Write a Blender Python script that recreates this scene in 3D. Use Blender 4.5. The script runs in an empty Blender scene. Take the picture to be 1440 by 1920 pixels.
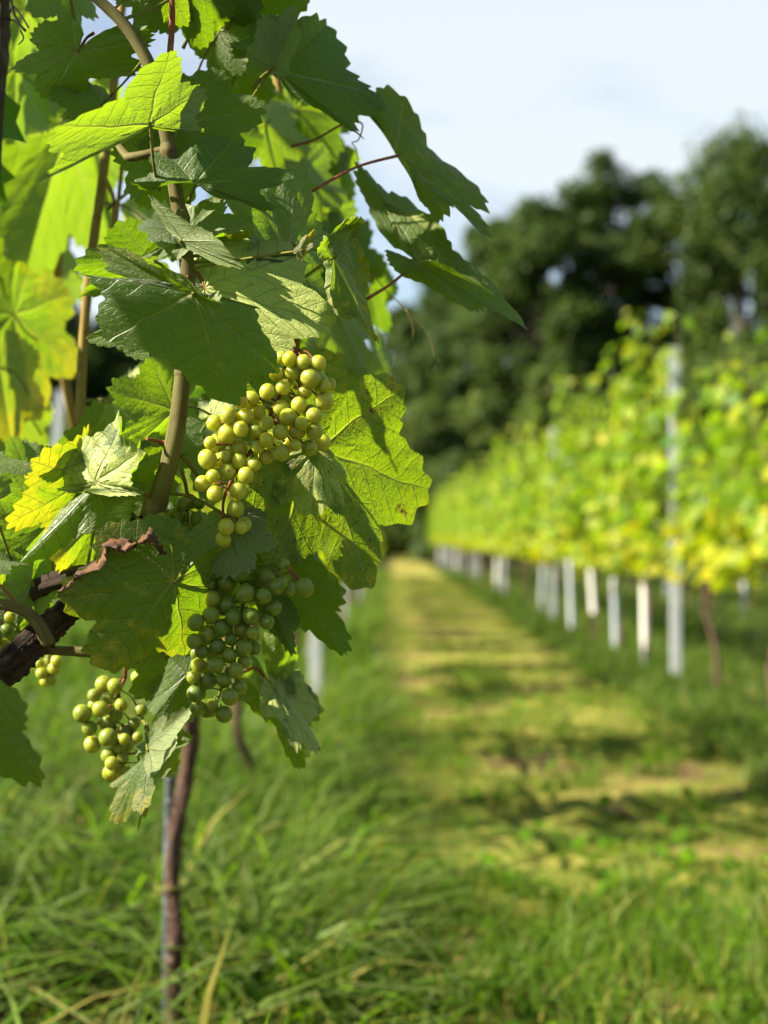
import bpy, math, random
import numpy as np
from mathutils import Vector, Matrix

scene = bpy.context.scene
C = scene.collection
# ------------------------------------------------------------------ camera
F = 2667.0                       # focal length in photo pixels (1440 x 1920): a 50 mm lens
CAM_H = 0.82
cam_data = bpy.data.cameras.new('camera')
cam = bpy.data.objects.new('camera', cam_data); C.objects.link(cam)
cam.location = (0, 0, CAM_H)
cam.rotation_euler = (math.radians(90) + 50 / F, 0, 10 / F)
cam_data.sensor_fit = 'VERTICAL'; cam_data.sensor_height = 36.0; cam_data.sensor_width = 27.0
cam_data.lens = F / 1920 * 36
cam_data.clip_start = 0.02; cam_data.clip_end = 2000
cam_data.dof.use_dof = True
cam_data.dof.focus_distance = 1.04
cam_data.dof.aperture_fstop = 4.7
scene.camera = cam
# ------------------------------------------------------------------ sky and sun
SUN_EL, SUN_AZ = math.radians(39), math.radians(255)     # azimuth clockwise from +Y (the way the camera looks)
SUN_DIR = Vector((math.cos(SUN_EL) * math.sin(SUN_AZ), math.cos(SUN_EL) * math.cos(SUN_AZ), math.sin(SUN_EL)))
world = bpy.data.worlds.new('World'); scene.world = world; world.use_nodes = True
wt = world.node_tree; wt.nodes.clear()
w_out = wt.nodes.new('ShaderNodeOutputWorld'); w_bg = wt.nodes.new('ShaderNodeBackground')
w_sky = wt.nodes.new('ShaderNodeTexSky'); w_sky.sky_type = 'NISHITA'; w_sky.sun_disc = False
w_sky.sun_elevation = SUN_EL; w_sky.sun_rotation = SUN_AZ
w_sky.air_density = 1.0; w_sky.dust_density = 0.3; w_sky.ozone_density = 0.8
w_tc = wt.nodes.new('ShaderNodeTexCoord')
w_map = wt.nodes.new('ShaderNodeMapping'); w_map.inputs['Scale'].default_value = (1.6, 1.6, 4.5); w_map.inputs['Location'].default_value = (0.55, 0.2, 0.35)
w_noise = wt.nodes.new('ShaderNodeTexNoise'); w_noise.inputs['Scale'].default_value = 1.5; w_noise.inputs['Detail'].default_value = 5; w_noise.inputs['Roughness'].default_value = 0.5
w_ramp = wt.nodes.new('ShaderNodeValToRGB')
w_ramp.color_ramp.elements[0].position = 0.36; w_ramp.color_ramp.elements[0].color = (0.12, 0.12, 0.12, 1)
w_ramp.color_ramp.elements[1].position = 0.55; w_ramp.color_ramp.elements[1].color = (0.80, 0.80, 0.80, 1)
w_mix = wt.nodes.new('ShaderNodeMix'); w_mix.data_type = 'RGBA'
wt.links.new(w_tc.outputs['Generated'], w_map.inputs['Vector']); wt.links.new(w_map.outputs[0], w_noise.inputs['Vector'])
wt.links.new(w_noise.outputs['Fac'], w_ramp.inputs[0]); 
w_sep = wt.nodes.new('ShaderNodeSeparateXYZ'); wt.links.new(w_tc.outputs['Generated'], w_sep.inputs[0])
w_fade = wt.nodes.new('ShaderNodeMapRange'); w_fade.interpolation_type = 'SMOOTHSTEP'          # thin cloud low down, clear blue overhead
w_fade.inputs[1].default_value = 0.34; w_fade.inputs[2].default_value = 0.62; w_fade.inputs[3].default_value = 1; w_fade.inputs[4].default_value = 0.12
wt.links.new(w_sep.outputs[2], w_fade.inputs[0])
w_mul = wt.nodes.new('ShaderNodeMath'); w_mul.operation = 'MULTIPLY'; wt.links.new(w_ramp.outputs[0], w_mul.inputs[0]); wt.links.new(w_fade.outputs[0], w_mul.inputs[1])
wt.links.new(w_mul.outputs[0], w_mix.inputs['Factor'])
wt.links.new(w_sky.outputs[0], w_mix.inputs[6]); w_mix.inputs[7].default_value = (5.5, 5.85, 5.95, 1)
wt.links.new(w_mix.outputs[2], w_bg.inputs['Color']); w_bg.inputs['Strength'].default_value = 0.05
wt.links.new(w_bg.outputs[0], w_out.inputs[0])
sun_data = bpy.data.lights.new('sun', 'SUN'); sun = bpy.data.objects.new('sun', sun_data); C.objects.link(sun)
sun_data.energy = 5.0; sun_data.angle = math.radians(0.55); sun_data.color = (1.0, 0.90, 0.72)
sun.rotation_euler = SUN_DIR.to_track_quat('Z', 'Y').to_euler(); sun.location = (-20, -5, 20)
vs = scene.view_settings
vs.view_transform = 'Standard'; vs.look = 'None'; vs.exposure = 1.85; vs.gamma = 1; vs.use_curve_mapping = False
scene.cycles.max_bounces = 10; scene.cycles.transmission_bounces = 6; scene.cycles.diffuse_bounces = 4
scene.cycles.sample_clamp_indirect = 6

# ------------------------------------------------------------------ helpers
cam_m = Matrix.Translation(cam.location) @ cam.rotation_euler.to_matrix().to_4x4()
def P(px, py, d):
    """A point seen at photo pixel (px, py) at depth d metres."""
    return np.array(cam_m @ Vector(((px - 720) / F * d, -(py - 960) / F * d, -d)))
def rng(seed): return np.random.default_rng(seed)
def ground_z(x, y):
    return 0.012 * np.sin(x * 2.1 + 0.7 * y) + 0.015 * np.sin(y * 1.3 + 0.5) * np.cos(x * 1.1) + 0.0 * x
def np_mesh(name, V, faces, uv=None, col=None, smooth=False, mat_idx=None):
    """faces: list of int arrays (n,3) or (n,4); uv: per-vertex; col: dict of per-vertex RGBA arrays."""
    me = bpy.data.meshes.new(name)
    V = np.asarray(V, dtype=np.float32)
    loops = np.concatenate([np.asarray(f, dtype=np.int32).ravel() for f in faces])
    tot = np.concatenate([np.full(len(f), np.asarray(f).shape[1], dtype=np.int32) for f in faces])
    start = np.concatenate([[0], np.cumsum(tot)[:-1]]).astype(np.int32)
    me.vertices.add(len(V)); me.vertices.foreach_set('co', V.ravel())
    me.loops.add(len(loops)); me.loops.foreach_set('vertex_index', loops)
    me.polygons.add(len(tot)); me.polygons.foreach_set('loop_start', start); me.polygons.foreach_set('loop_total', tot)
    if mat_idx is not None: me.polygons.foreach_set('material_index', np.asarray(mat_idx, dtype=np.int32))
    me.polygons.foreach_set('use_smooth', np.full(len(tot), smooth, dtype=bool))
    if uv is not None:
        l = me.uv_layers.new(name='UVMap'); l.data.foreach_set('uv', np.asarray(uv, dtype=np.float32)[loops].ravel())
    for k, c in (col or {}).items():
        a = me.color_attributes.new(k, 'FLOAT_COLOR', 'POINT'); a.data.foreach_set('color', np.asarray(c, dtype=np.float32).ravel())
    me.update(calc_edges=True); me.validate()
    return me
def link(name, me, mat, parent=None, loc=None):
    o = bpy.data.objects.new(name, me); C.objects.link(o)
    if me is not None and mat is not None and len(me.materials) == 0: 
        for m in (mat if isinstance(mat, (list, tuple)) else [mat]): me.materials.append(m)
    if parent is not None: o.parent = parent
    if loc is not None: o.location = loc
    return o
def tag(o, label=None, cat=None, group=None, kind=None):
    for k, v in (('label', label), ('category', cat), ('group', group), ('kind', kind)):
        if v: o[k] = v
    return o
def empty(name, loc, rz=0.0):
    o = bpy.data.objects.new(name, None); C.objects.link(o); o.location = loc; o.rotation_euler = (0, 0, rz); o.empty_display_size = 0.1
    return o
def copy_tree(o, parent=None):
    c = o.copy(); C.objects.link(c); c.parent = parent
    for ch in list(o.children): copy_tree(ch, c)
    return c
def smooth_path(pts, n=6):
    p = np.asarray(pts, dtype=float)
    q = np.vstack([2 * p[0] - p[1], p, 2 * p[-1] - p[-2]]); out = []
    for i in range(1, len(q) - 2):
        for t in np.linspace(0, 1, n, endpoint=False):
            a, b, c, d = q[i - 1], q[i], q[i + 1], q[i + 2]
            out.append(0.5 * ((2 * b) + (c - a) * t + (2 * a - 5 * b + 4 * c - d) * t * t + (3 * b - a - 3 * c + d) * t ** 3))
    out.append(p[-1]); return np.array(out)
def tube_arrays(pts, radii, sides=10, bump=0.0, seed=0, n=6, voff=0, stretch=False):
    """A tapered, bent tube with closed ends: vertices, faces, uv (u round, v along in metres)."""
    p = smooth_path(pts, n) if n > 1 else np.asarray(pts, dtype=float)
    r = np.interp(np.linspace(0, 1, len(p)), np.linspace(0, 1, len(radii)), radii)
    R = rng(seed)
    t = np.gradient(p, axis=0); t /= np.linalg.norm(t, axis=1)[:, None] + 1e-12
    u = np.cross(t[0], [0.31, 0.9, 0.22]); u /= np.linalg.norm(u)
    V, UV = [], []; s = 0.0
    ph = R.uniform(0, 6.28, 4)
    for i in range(len(p)):
        u = u - t[i] * np.dot(u, t[i]); u /= np.linalg.norm(u); w = np.cross(t[i], u)
        if i: s += np.linalg.norm(p[i] - p[i - 1])
        a = np.arange(sides) / sides * 2 * np.pi
        rr = r[i] * (1 + bump * (0.5 * np.sin(3 * a + ph[0] + s * 40) + 0.5 * np.sin(5 * a + ph[1] - s * 65) + R.normal(0, 0.45, sides)))
        V.append(p[i] + np.outer(rr * np.cos(a), u) + np.outer(rr * np.sin(a), w))
        UV.append(np.stack([a / 6.2832, np.full(sides, s)], 1))
    V = np.vstack(V + [p[:1], p[-1:]]); UV = np.vstack(UV + [[[0.5, 0]], [[0.5, s]]])
    i, j = np.meshgrid(np.arange(len(p) - 1), np.arange(sides), indexing='ij'); j2 = (j + 1) % sides
    Q = np.stack([i * sides + j, i * sides + j2, (i + 1) * sides + j2, (i + 1) * sides + j], -1).reshape(-1, 4)
    k = np.arange(sides); k2 = (k + 1) % sides; b = (len(p) - 1) * sides
    T = np.vstack([np.stack([np.full(sides, len(p) * sides), k2, k], 1), np.stack([np.full(sides, len(p) * sides + 1), b + k, b + k2], 1)])
    return V, Q + voff, T + voff, UV
class Tubes:
    def __init__(self): self.V, self.Q, self.T, self.U, self.n = [], [], [], [], 0
    def add(self, pts, radii, **k):
        V, Q, T, U = tube_arrays(pts, radii, voff=self.n, **k)
        self.V.append(V); self.Q.append(Q); self.T.append(T); self.U.append(U); self.n += len(V); return self
    def mesh(self, name): return np_mesh(name, np.vstack(self.V), [np.vstack(self.Q), np.vstack(self.T)], uv=np.vstack(self.U), smooth=True)

# ------------------------------------------------------------------ materials
class NT:
    """Small helper to write node trees as expressions."""
    def __init__(self, name):
        self.m = bpy.data.materials.new(name); self.m.use_nodes = True
        self.t = self.m.node_tree; self.t.nodes.clear()
        self.out = self.t.nodes.new('ShaderNodeOutputMaterial')
    def node(self, typ, **kw):
        n = self.t.nodes.new(typ)
        for k, v in kw.items(): setattr(n, k, v)
        return n
    def set(self, sock, v):
        if isinstance(v, bpy.types.NodeSocket): self.t.links.new(v, sock)
        elif isinstance(v, (tuple, list)) and sock.type == 'RGBA' and len(v) == 3: sock.default_value = (*v, 1)
        else: sock.default_value = v
    def math(self, op, a, b=None, c=None, clamp=False):
        n = self.node('ShaderNodeMath', operation=op, use_clamp=clamp)
        for i, v in enumerate((a, b, c)):
            if v is not None: self.set(n.inputs[i], v)
        return n.outputs[0]
    def mix(self, f, a, b, blend='MIX'):
        n = self.node('ShaderNodeMix', data_type='RGBA', blend_type=blend)
        self.set(n.inputs['Factor'], f); self.set(n.inputs[6], a); self.set(n.inputs[7], b); return n.outputs[2]
    def noise(self, vec, scale, detail=3, rough=0.5, dim='3D', w=None):
        n = self.node('ShaderNodeTexNoise', noise_dimensions=dim)
        if vec is not None: self.set(n.inputs['Vector'], vec)
        if w is not None: self.set(n.inputs['W'], w)
        n.inputs['Scale'].default_value = scale; n.inputs['Detail'].default_value = detail; n.inputs['Roughness'].default_value = rough
        return n.outputs['Fac']
    def ramp(self, f, lo, hi):
        n = self.node('ShaderNodeMapRange', interpolation_type='SMOOTHSTEP')
        self.set(n.inputs[0], f); self.set(n.inputs[1], lo); self.set(n.inputs[2], hi); n.inputs[3].default_value = 0; n.inputs[4].default_value = 1
        return n.outputs[0]
    def attr(self, name, typ='GEOMETRY'):
        return self.node('ShaderNodeAttribute', attribute_name=name, attribute_type=typ)
    def sep(self, v):
        n = self.node('ShaderNodeSeparateXYZ'); self.set(n.inputs[0], v); return n.outputs
    def comb(self, x, y, z=0.0):
        n = self.node('ShaderNodeCombineXYZ'); self.set(n.inputs[0], x); self.set(n.inputs[1], y); self.set(n.inputs[2], z); return n.outputs[0]
    def bump(self, h, strength, dist):
        n = self.node('ShaderNodeBump'); self.set(n.inputs['Height'], h); n.inputs['Strength'].default_value = strength; n.inputs['Distance'].default_value = dist
        return n.outputs[0]
    def coord(self, which='Object'): return self.node('ShaderNodeTexCoord').outputs[which]
    def principled(self, color, rough, **kw):
        n = self.node('ShaderNodeBsdfPrincipled'); self.set(n.inputs['Base Color'], color); self.set(n.inputs['Roughness'], rough)
        for k, v in kw.items(): self.set(n.inputs[k.replace('_', ' ')], v)
        self.t.links.new(n.outputs[0], self.out.inputs[0]); return n
    def sheet(self, refl, trans, rough=0.45, normal=None, spec=0.5):
        """A thin leaf: diffuse reflection + diffuse transmission + a waxy fresnel gloss."""
        d = self.node('ShaderNodeBsdfDiffuse'); self.set(d.inputs['Color'], refl)
        t = self.node('ShaderNodeBsdfTranslucent'); self.set(t.inputs['Color'], trans)
        a = self.node('ShaderNodeAddShader'); self.t.links.new(d.outputs[0], a.inputs[0]); self.t.links.new(t.outputs[0], a.inputs[1])
        g = self.node('ShaderNodeBsdfGlossy'); self.set(g.inputs['Roughness'], rough); self.set(g.inputs['Color'], (1, 1, 1))
        lw = self.node('ShaderNodeLayerWeight'); lw.inputs['Blend'].default_value = 0.5
        fac = self.math('ADD', 0.035, self.math('MULTIPLY', self.math('POWER', lw.outputs['Facing'], 4.0), 0.30))
        m = self.node('ShaderNodeMixShader'); self.set(m.inputs[0], self.math('MULTIPLY', fac, spec))
        self.t.links.new(a.outputs[0], m.inputs[1]); self.t.links.new(g.outputs[0], m.inputs[2])
        if normal is not None:
            for s in (d, t, g): self.t.links.new(normal, s.inputs['Normal'])
            self.t.links.new(normal, lw.inputs['Normal'])
        self.t.links.new(m.outputs[0], self.out.inputs[0])

VEINS = ((0.0, 1.0), (50.0, 0.93), (100.0, 0.75), (145.0, 0.5))       # angle from the tip, length
def make_leaf_material():
    N = NT('vine_leaf')
    uv = N.coord('UV'); oi = N.node('ShaderNodeObjectInfo'); rnd = oi.outputs['Random']
    u0, v0, _ = N.sep(uv)
    seed = N.math('MULTIPLY', rnd, 37.0)
    nuv = N.comb(u0, v0, seed)
    nz = N.node('ShaderNodeTexNoise'); N.set(nz.inputs['Vector'], nuv); nz.inputs['Scale'].default_value = 3.5; nz.inputs['Detail'].default_value = 1
    dx, dy, _ = N.sep(nz.outputs['Color'])
    x = N.math('ADD', u0, N.math('MULTIPLY', N.math('SUBTRACT', dx, 0.5), 0.07))
    y = N.math('ADD', v0, N.math('MULTIPLY', N.math('SUBTRACT', dy, 0.5), 0.07))
    ax = N.math('ABSOLUTE', x)
    best = val = None; mains = None
    for k, (ang, ln) in enumerate(VEINS):
        s_, c_ = math.sin(math.radians(ang)), math.cos(math.radians(ang))
        s = N.math('ADD', N.math('MULTIPLY', ax, s_), N.math('MULTIPLY', y, c_))
        t = N.math('ABSOLUTE', N.math('SUBTRACT', N.math('MULTIPLY', ax, c_), N.math('MULTIPLY', y, s_)))
        pos = N.math('GREATER_THAN', s, 0.0)
        w = N.math('MAXIMUM', N.math('SUBTRACT', 0.021, N.math('MULTIPLY', s, 0.016 / ln)), 0.003)
        main = N.math('MULTIPLY', N.math('SUBTRACT', 1.0, N.math('DIVIDE', t, w), clamp=True), pos)
        fr = N.math('FRACT', N.math('ADD', N.math('DIVIDE', N.math('SUBTRACT', s, N.math('MULTIPLY', t, 0.72)), 0.15), 0.31 * k + 10))
        d = N.math('ABSOLUTE', N.math('SUBTRACT', fr, 0.5))
        sec = N.math('MULTIPLY', N.math('MULTIPLY', N.math('SUBTRACT', 1.0, N.math('DIVIDE', d, 0.055), clamp=True), pos), 0.62)
        angk = N.math('DIVIDE', t, N.math('MAXIMUM', s, 0.002))
        if best is None: best, val, mains = angk, sec, main
        else:
            less = N.math('LESS_THAN', angk, best)
            val = N.math('ADD', N.math('MULTIPLY', sec, less), N.math('MULTIPLY', val, N.math('SUBTRACT', 1.0, less)))
            best = N.math('MINIMUM', best, angk); mains = N.math('MAXIMUM', mains, main)
    vein = N.math('MAXIMUM', mains, val)
    vo = N.node('ShaderNodeTexVoronoi', feature='DISTANCE_TO_EDGE'); N.set(vo.inputs['Vector'], nuv); vo.inputs['Scale'].default_value = 17
    fine = N.math('SUBTRACT', 1.0, N.ramp(vo.outputs['Distance'], 0.0, 0.09))
    veins_all = N.math('MAXIMUM', vein, N.math('MULTIPLY', fine, 0.20))
    yel = N.attr('yel', 'OBJECT').outputs['Fac']; spot = N.attr('spot', 'OBJECT').outputs['Fac']; mil = N.attr('mil', 'OBJECT').outputs['Fac']
    big = N.noise(nuv, 2.2, 4, 0.55); med = N.noise(nuv, 7.0, 4, 0.6); small = N.noise(nuv, 26.0, 3, 0.6)
    rad = N.math('SQRT', N.math('ADD', N.math('MULTIPLY', u0, u0), N.math('MULTIPLY', v0, v0)))
    # yellowing creeps in from the margin and between the veins
    yf = N.math('MULTIPLY', N.ramp(N.math('ADD', N.math('ADD', yel, N.math('MULTIPLY', N.math('SUBTRACT', rad, 0.62), 0.55)), N.math('MULTIPLY', N.math('SUBTRACT', med, 0.5), 0.9)), 0.25, 0.95), N.math('SUBTRACT', 1.0, N.math('MULTIPLY', vein, 0.5)))
    sp = N.math('MAXIMUM', N.ramp(N.math('ADD', med, N.math('MULTIPLY', spot, 0.34)), 0.86, 0.96), N.ramp(N.math('ADD', small, N.math('MULTIPLY', spot, 0.30)), 0.86, 0.94))
    mf = N.math('MULTIPLY', N.ramp(N.math('ADD', big, N.math('MULTIPLY', mil, 0.45)), 0.66, 0.86), 0.75)
    hue = N.math('ADD', N.math('MULTIPLY', rnd, 0.6), N.math('MULTIPLY', big, 0.5))
    top = N.mix(hue, (0.0105, 0.0320, 0.0026), (0.043, 0.070, 0.0042))
    top = N.mix(yf, top, (0.1771, 0.1476, 0.01181))
    top = N.mix(mf, top, (0.30, 0.34, 0.10))  # mildew pallor, also painting sun brightness into the lit leaves
    top = N.mix(N.math('MULTIPLY', veins_all, 0.7), top, (0.1004, 0.1181, 0.02952))
    halo = N.ramp(N.math('ADD', med, N.math('MULTIPLY', spot, 0.34)), 0.72, 0.90)
    top = N.mix(N.math('MULTIPLY', halo, 0.7), top, (0.20, 0.15, 0.012))
    speck = N.ramp(N.math('ADD', N.noise(nuv, 75.0, 2, 0.5), N.math('MULTIPLY', spot, 0.16)), 0.76, 0.80)
    sp = N.math('MAXIMUM', sp, speck)
    top = N.mix(sp, top, (0.04428, 0.01771, 0.008266))
    bot = N.mix(hue, (0.07225, 0.1047, 0.03974), (0.1084, 0.1373, 0.04696))
    bot = N.mix(yf, bot, (0.2312, 0.2095, 0.04335))
    bot = N.mix(N.math('MULTIPLY', veins_all, 0.6), bot, (0.1734, 0.1806, 0.07225))
    bot = N.mix(sp, bot, (0.07225, 0.03251, 0.01445))
    geo = N.node('ShaderNodeNewGeometry')
    refl = N.mix(geo.outputs['Backfacing'], top, bot)
    tr = N.mix(hue, (0.08062, 0.1613, 0.002546), (0.1485, 0.2207, 0.003395))
    tr = N.mix(yf, tr, (0.3056, 0.2546, 0.005092))
    tr = N.mix(N.math('MULTIPLY', mains, 0.7), tr, (0.2037, 0.2291, 0.02546))
    tr = N.mix(N.math('MULTIPLY', val, 0.45), tr, (0.07638, 0.1443, 0.002546))
    tr = N.mix(sp, tr, (0.04244, 0.01527, 0.003395))
    h = N.math('ADD', N.math('MULTIPLY', veins_all, -0.7), N.math('MULTIPLY', small, 0.45))
    N.sheet(refl, tr, rough=N.math('ADD', 0.42, N.math('MULTIPLY', med, 0.2)), normal=N.bump(h, 0.9, 0.0018), spec=0.6)
    return N.m
def make_foliage_material(name, dark, light, yellow, tdark, tlight, tyel, spec=0.7):
    """Leaves too far off to show veins: colour from the per-leaf attribute (r: shade of green, g: yellowing)."""
    N = NT(name); a = N.attr('leaf'); r, g, b = N.sep(a.outputs['Color'])
    geo = N.node('ShaderNodeNewGeometry')
    refl = N.mix(g, N.mix(r, dark, light), yellow)
    refl = N.mix(N.math('MULTIPLY', geo.outputs['Backfacing'], 0.3), refl, (0.13, 0.16, 0.06))
    N.sheet(refl, N.mix(g, N.mix(r, tdark, tlight), tyel), rough=0.45, spec=spec); return N.m
def make_bark(name, c1, c2, c3, vs=60.0, bump=1.0, us=6.0):
    N = NT(name); u, v, _ = N.sep(N.coord('UV'))
    ang = N.math('MULTIPLY', u, 6.28318)
    q = N.comb(N.math('MULTIPLY', N.math('SINE', ang), us), N.math('MULTIPLY', N.math('COSINE', ang), us), N.math('MULTIPLY', v, vs))
    n1 = N.noise(q, 1.0, 5, 0.65); n2 = N.noise(N.coord('Object'), 70, 4, 0.6)
    col = N.mix(N.ramp(n1, 0.32, 0.62), c1, c2); col = N.mix(N.ramp(n2, 0.5, 0.75), col, c3)
    N.principled(col, 0.8, Normal=N.bump(n1, bump, 0.004), Specular_IOR_Level=0.25); return N.m
def make_grape_material():
    N = NT('grape_skin'); oc = N.coord('Object'); rnd = N.node('ShaderNodeObjectInfo').outputs['Random']
    x, y, z = N.sep(oc)
    q = N.comb(N.math('ADD', x, N.math('MULTIPLY', rnd, 3.0)), y, z)
    sunned = N.math('ADD', N.attr('sunned', 'OBJECT').outputs['Fac'], N.math('MULTIPLY', N.math('SUBTRACT', rnd, 0.5), 0.45), clamp=True)
    col = N.mix(sunned, (0.085, 0.140, 0.014), (0.31, 0.33, 0.028))  # sunlit and shaded bunches painted as separate berry tones
    bloom = N.noise(q, 260, 4, 0.6)
    col = N.mix(N.math('MULTIPLY', N.ramp(bloom, 0.40, 0.75), 0.42), col, N.mix(sunned, (0.15, 0.21, 0.085), (0.36, 0.40, 0.14)))
    vd = N.node('ShaderNodeTexVoronoi'); N.set(vd.inputs['Vector'], q); vd.inputs['Scale'].default_value = 330
    dots = N.math('SUBTRACT', 1.0, N.ramp(vd.outputs['Distance'], 0.07, 0.13))
    scab = N.ramp(N.noise(q, 170, 3, 0.55), 0.66, 0.70)
    col = N.mix(N.math('MAXIMUM', N.math('MULTIPLY', dots, 0.7), scab), col, (0.10, 0.045, 0.02))
    N.principled(col, N.math('ADD', 0.30, N.math('MULTIPLY', bloom, 0.25)), Subsurface_Weight=1.0, Subsurface_Radius=(1.0, 0.85, 0.14), Subsurface_Scale=0.02, Specular_IOR_Level=0.42, Normal=N.bump(bloom, 0.08, 0.0006))
    return N.m
def simple(name, c, rough=0.6, c2=None, scale=30, **kw):
    N = NT(name); col = c if c2 is None else N.mix(N.ramp(N.noise(N.coord('Object'), scale, 4, 0.6), 0.35, 0.65), c, c2)
    N.principled(col, rough, **kw); return N.m
M = {}
M['leaf'] = make_leaf_material()
M['foliage'] = make_foliage_material('vine_foliage', (0.022, 0.064, 0.003), (0.092, 0.150, 0.004), (0.31, 0.27, 0.009), (0.075, 0.170, 0.002), (0.19, 0.275, 0.003), (0.31, 0.265, 0.003), spec=0.3)
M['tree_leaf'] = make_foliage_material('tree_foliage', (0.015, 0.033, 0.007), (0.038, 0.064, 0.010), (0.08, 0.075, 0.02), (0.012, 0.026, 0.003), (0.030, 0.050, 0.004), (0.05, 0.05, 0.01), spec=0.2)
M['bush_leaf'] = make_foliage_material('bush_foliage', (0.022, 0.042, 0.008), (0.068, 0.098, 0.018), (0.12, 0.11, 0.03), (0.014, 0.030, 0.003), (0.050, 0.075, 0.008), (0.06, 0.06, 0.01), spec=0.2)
M['grape'] = make_grape_material()
M['scar'] = simple('grape_scar', (0.05, 0.022, 0.012), 0.8)
M['bark'] = make_bark('old_vine_bark', (0.013, 0.0078, 0.00585), (0.05525, 0.0325, 0.0221), (0.091, 0.05525, 0.039), 30, 1.0, 7.0)
M['trunk'] = make_bark('trunk_bark', (0.022, 0.012, 0.009), (0.125, 0.070, 0.050), (0.19, 0.12, 0.09), 22, 1.0, 6.0)
M['cane'] = make_bark('cane_bark', (0.062, 0.0527, 0.01736), (0.1302, 0.1178, 0.0372), (0.093, 0.0527, 0.0186), 10, 0.25, 3.0)
M['cane_tan'] = make_bark('tan_cane_bark', (0.19, 0.125, 0.035), (0.27, 0.20, 0.05), (0.14, 0.09, 0.03), 10, 0.25, 3.0)
M['petiole'] = make_bark('petiole', (0.11, 0.13, 0.018), (0.15, 0.15, 0.022), (0.12, 0.06, 0.02), 12, 0.15, 2.0)
M['petiole_red'] = make_bark('red_petiole', (0.16, 0.045, 0.030), (0.24, 0.075, 0.04), (0.22, 0.15, 0.05), 12, 0.15, 2.0)
M['dry'] = simple('dry_leaf', (0.035, 0.014, 0.006), 0.8, (0.115, 0.046, 0.014), 140)
M['steel'] = simple('galvanised_steel', (0.42, 0.45, 0.48), 0.5, (0.56, 0.58, 0.60), 18, Metallic=0.35)
M['stake'] = simple('grey_stake', (0.05, 0.062, 0.068), 0.6, (0.11, 0.125, 0.135), 22)
M['tube_white'] = simple('white_plastic', (0.78, 0.77, 0.74), 0.5, (0.68, 0.67, 0.64), 20)
M['tube_grey'] = simple('grey_plastic', (0.36, 0.41, 0.47), 0.55, (0.46, 0.50, 0.54), 20)
M['wood'] = make_bark('weathered_wood', (0.030, 0.022, 0.018), (0.09, 0.07, 0.055), (0.14, 0.115, 0.09), 12, 1.0, 8.0)
M['tree_bark'] = make_bark('tree_bark', (0.045, 0.035, 0.028), (0.10, 0.08, 0.06), (0.12, 0.10, 0.08), 4, 1.0, 6.0)
# ------------------------------------------------------------------ ground
def make_ground():
    xs = np.concatenate([np.linspace(-400, -6, 24), np.linspace(-5.6, 6.4, 70), np.linspace(7, 400, 24)])
    ys = np.concatenate([np.linspace(-200, -2, 12), np.linspace(-1, 30, 120), np.linspace(31, 700, 30)])
    X, Y = np.meshgrid(xs, ys, indexing='ij')
    Z = np.where((np.abs(X) < 7) & (Y < 31) & (Y > -2), ground_z(X, Y), 0.0)
    V = np.stack([X, Y, Z], -1).reshape(-1, 3); n = len(ys)
    i, j = np.meshgrid(np.arange(len(xs) - 1), np.arange(n - 1), indexing='ij')
    Q = np.stack([i * n + j, (i + 1) * n + j, (i + 1) * n + j + 1, i * n + j + 1], -1).reshape(-1, 4)
    N = NT('vineyard_soil'); oc = N.coord('Object'); x, y, z = N.sep(oc)
    n1 = N.noise(oc, 1.1, 5, 0.6); n2 = N.noise(oc, 6.0, 5, 0.65); n3 = N.noise(oc, 60.0, 4, 0.7)
    xw = N.math('ADD', x, N.math('ADD', N.math('MULTIPLY', N.math('SUBTRACT', n1, 0.5), 0.7), N.math('MULTIPLY', N.math('SUBTRACT', n2, 0.5), 0.5)))
    path = N.math('MULTIPLY', N.ramp(xw, -0.15, 0.25), N.math('SUBTRACT', 1.0, N.ramp(xw, 1.0, 1.4)))
    green = N.mix(n2, (0.012, 0.018, 0.005), (0.030, 0.048, 0.008))
    dry = N.mix(N.ramp(n2, 0.35, 0.65), (0.15, 0.185, 0.020), (0.32, 0.285, 0.065))
    dry = N.mix(N.ramp(N.math('ADD', n1, N.math('MULTIPLY', n3, 0.3)), 0.66, 0.76), dry, (0.17, 0.095, 0.055))
    col = N.mix(path, green, dry); col = N.mix(N.math('MULTIPLY', N.ramp(n3, 0.45, 0.7), 0.45), col, (0.045, 0.035, 0.018))
    N.principled(col, 0.95, Specular_IOR_Level=0.1, Normal=N.bump(n3, 0.8, 0.02))
    tag(link('ground', np_mesh('ground', V, [Q], smooth=True), N.m), 'grassy vineyard ground with a worn yellowish track between the rows', 'ground', kind='structure')
make_ground()

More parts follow.
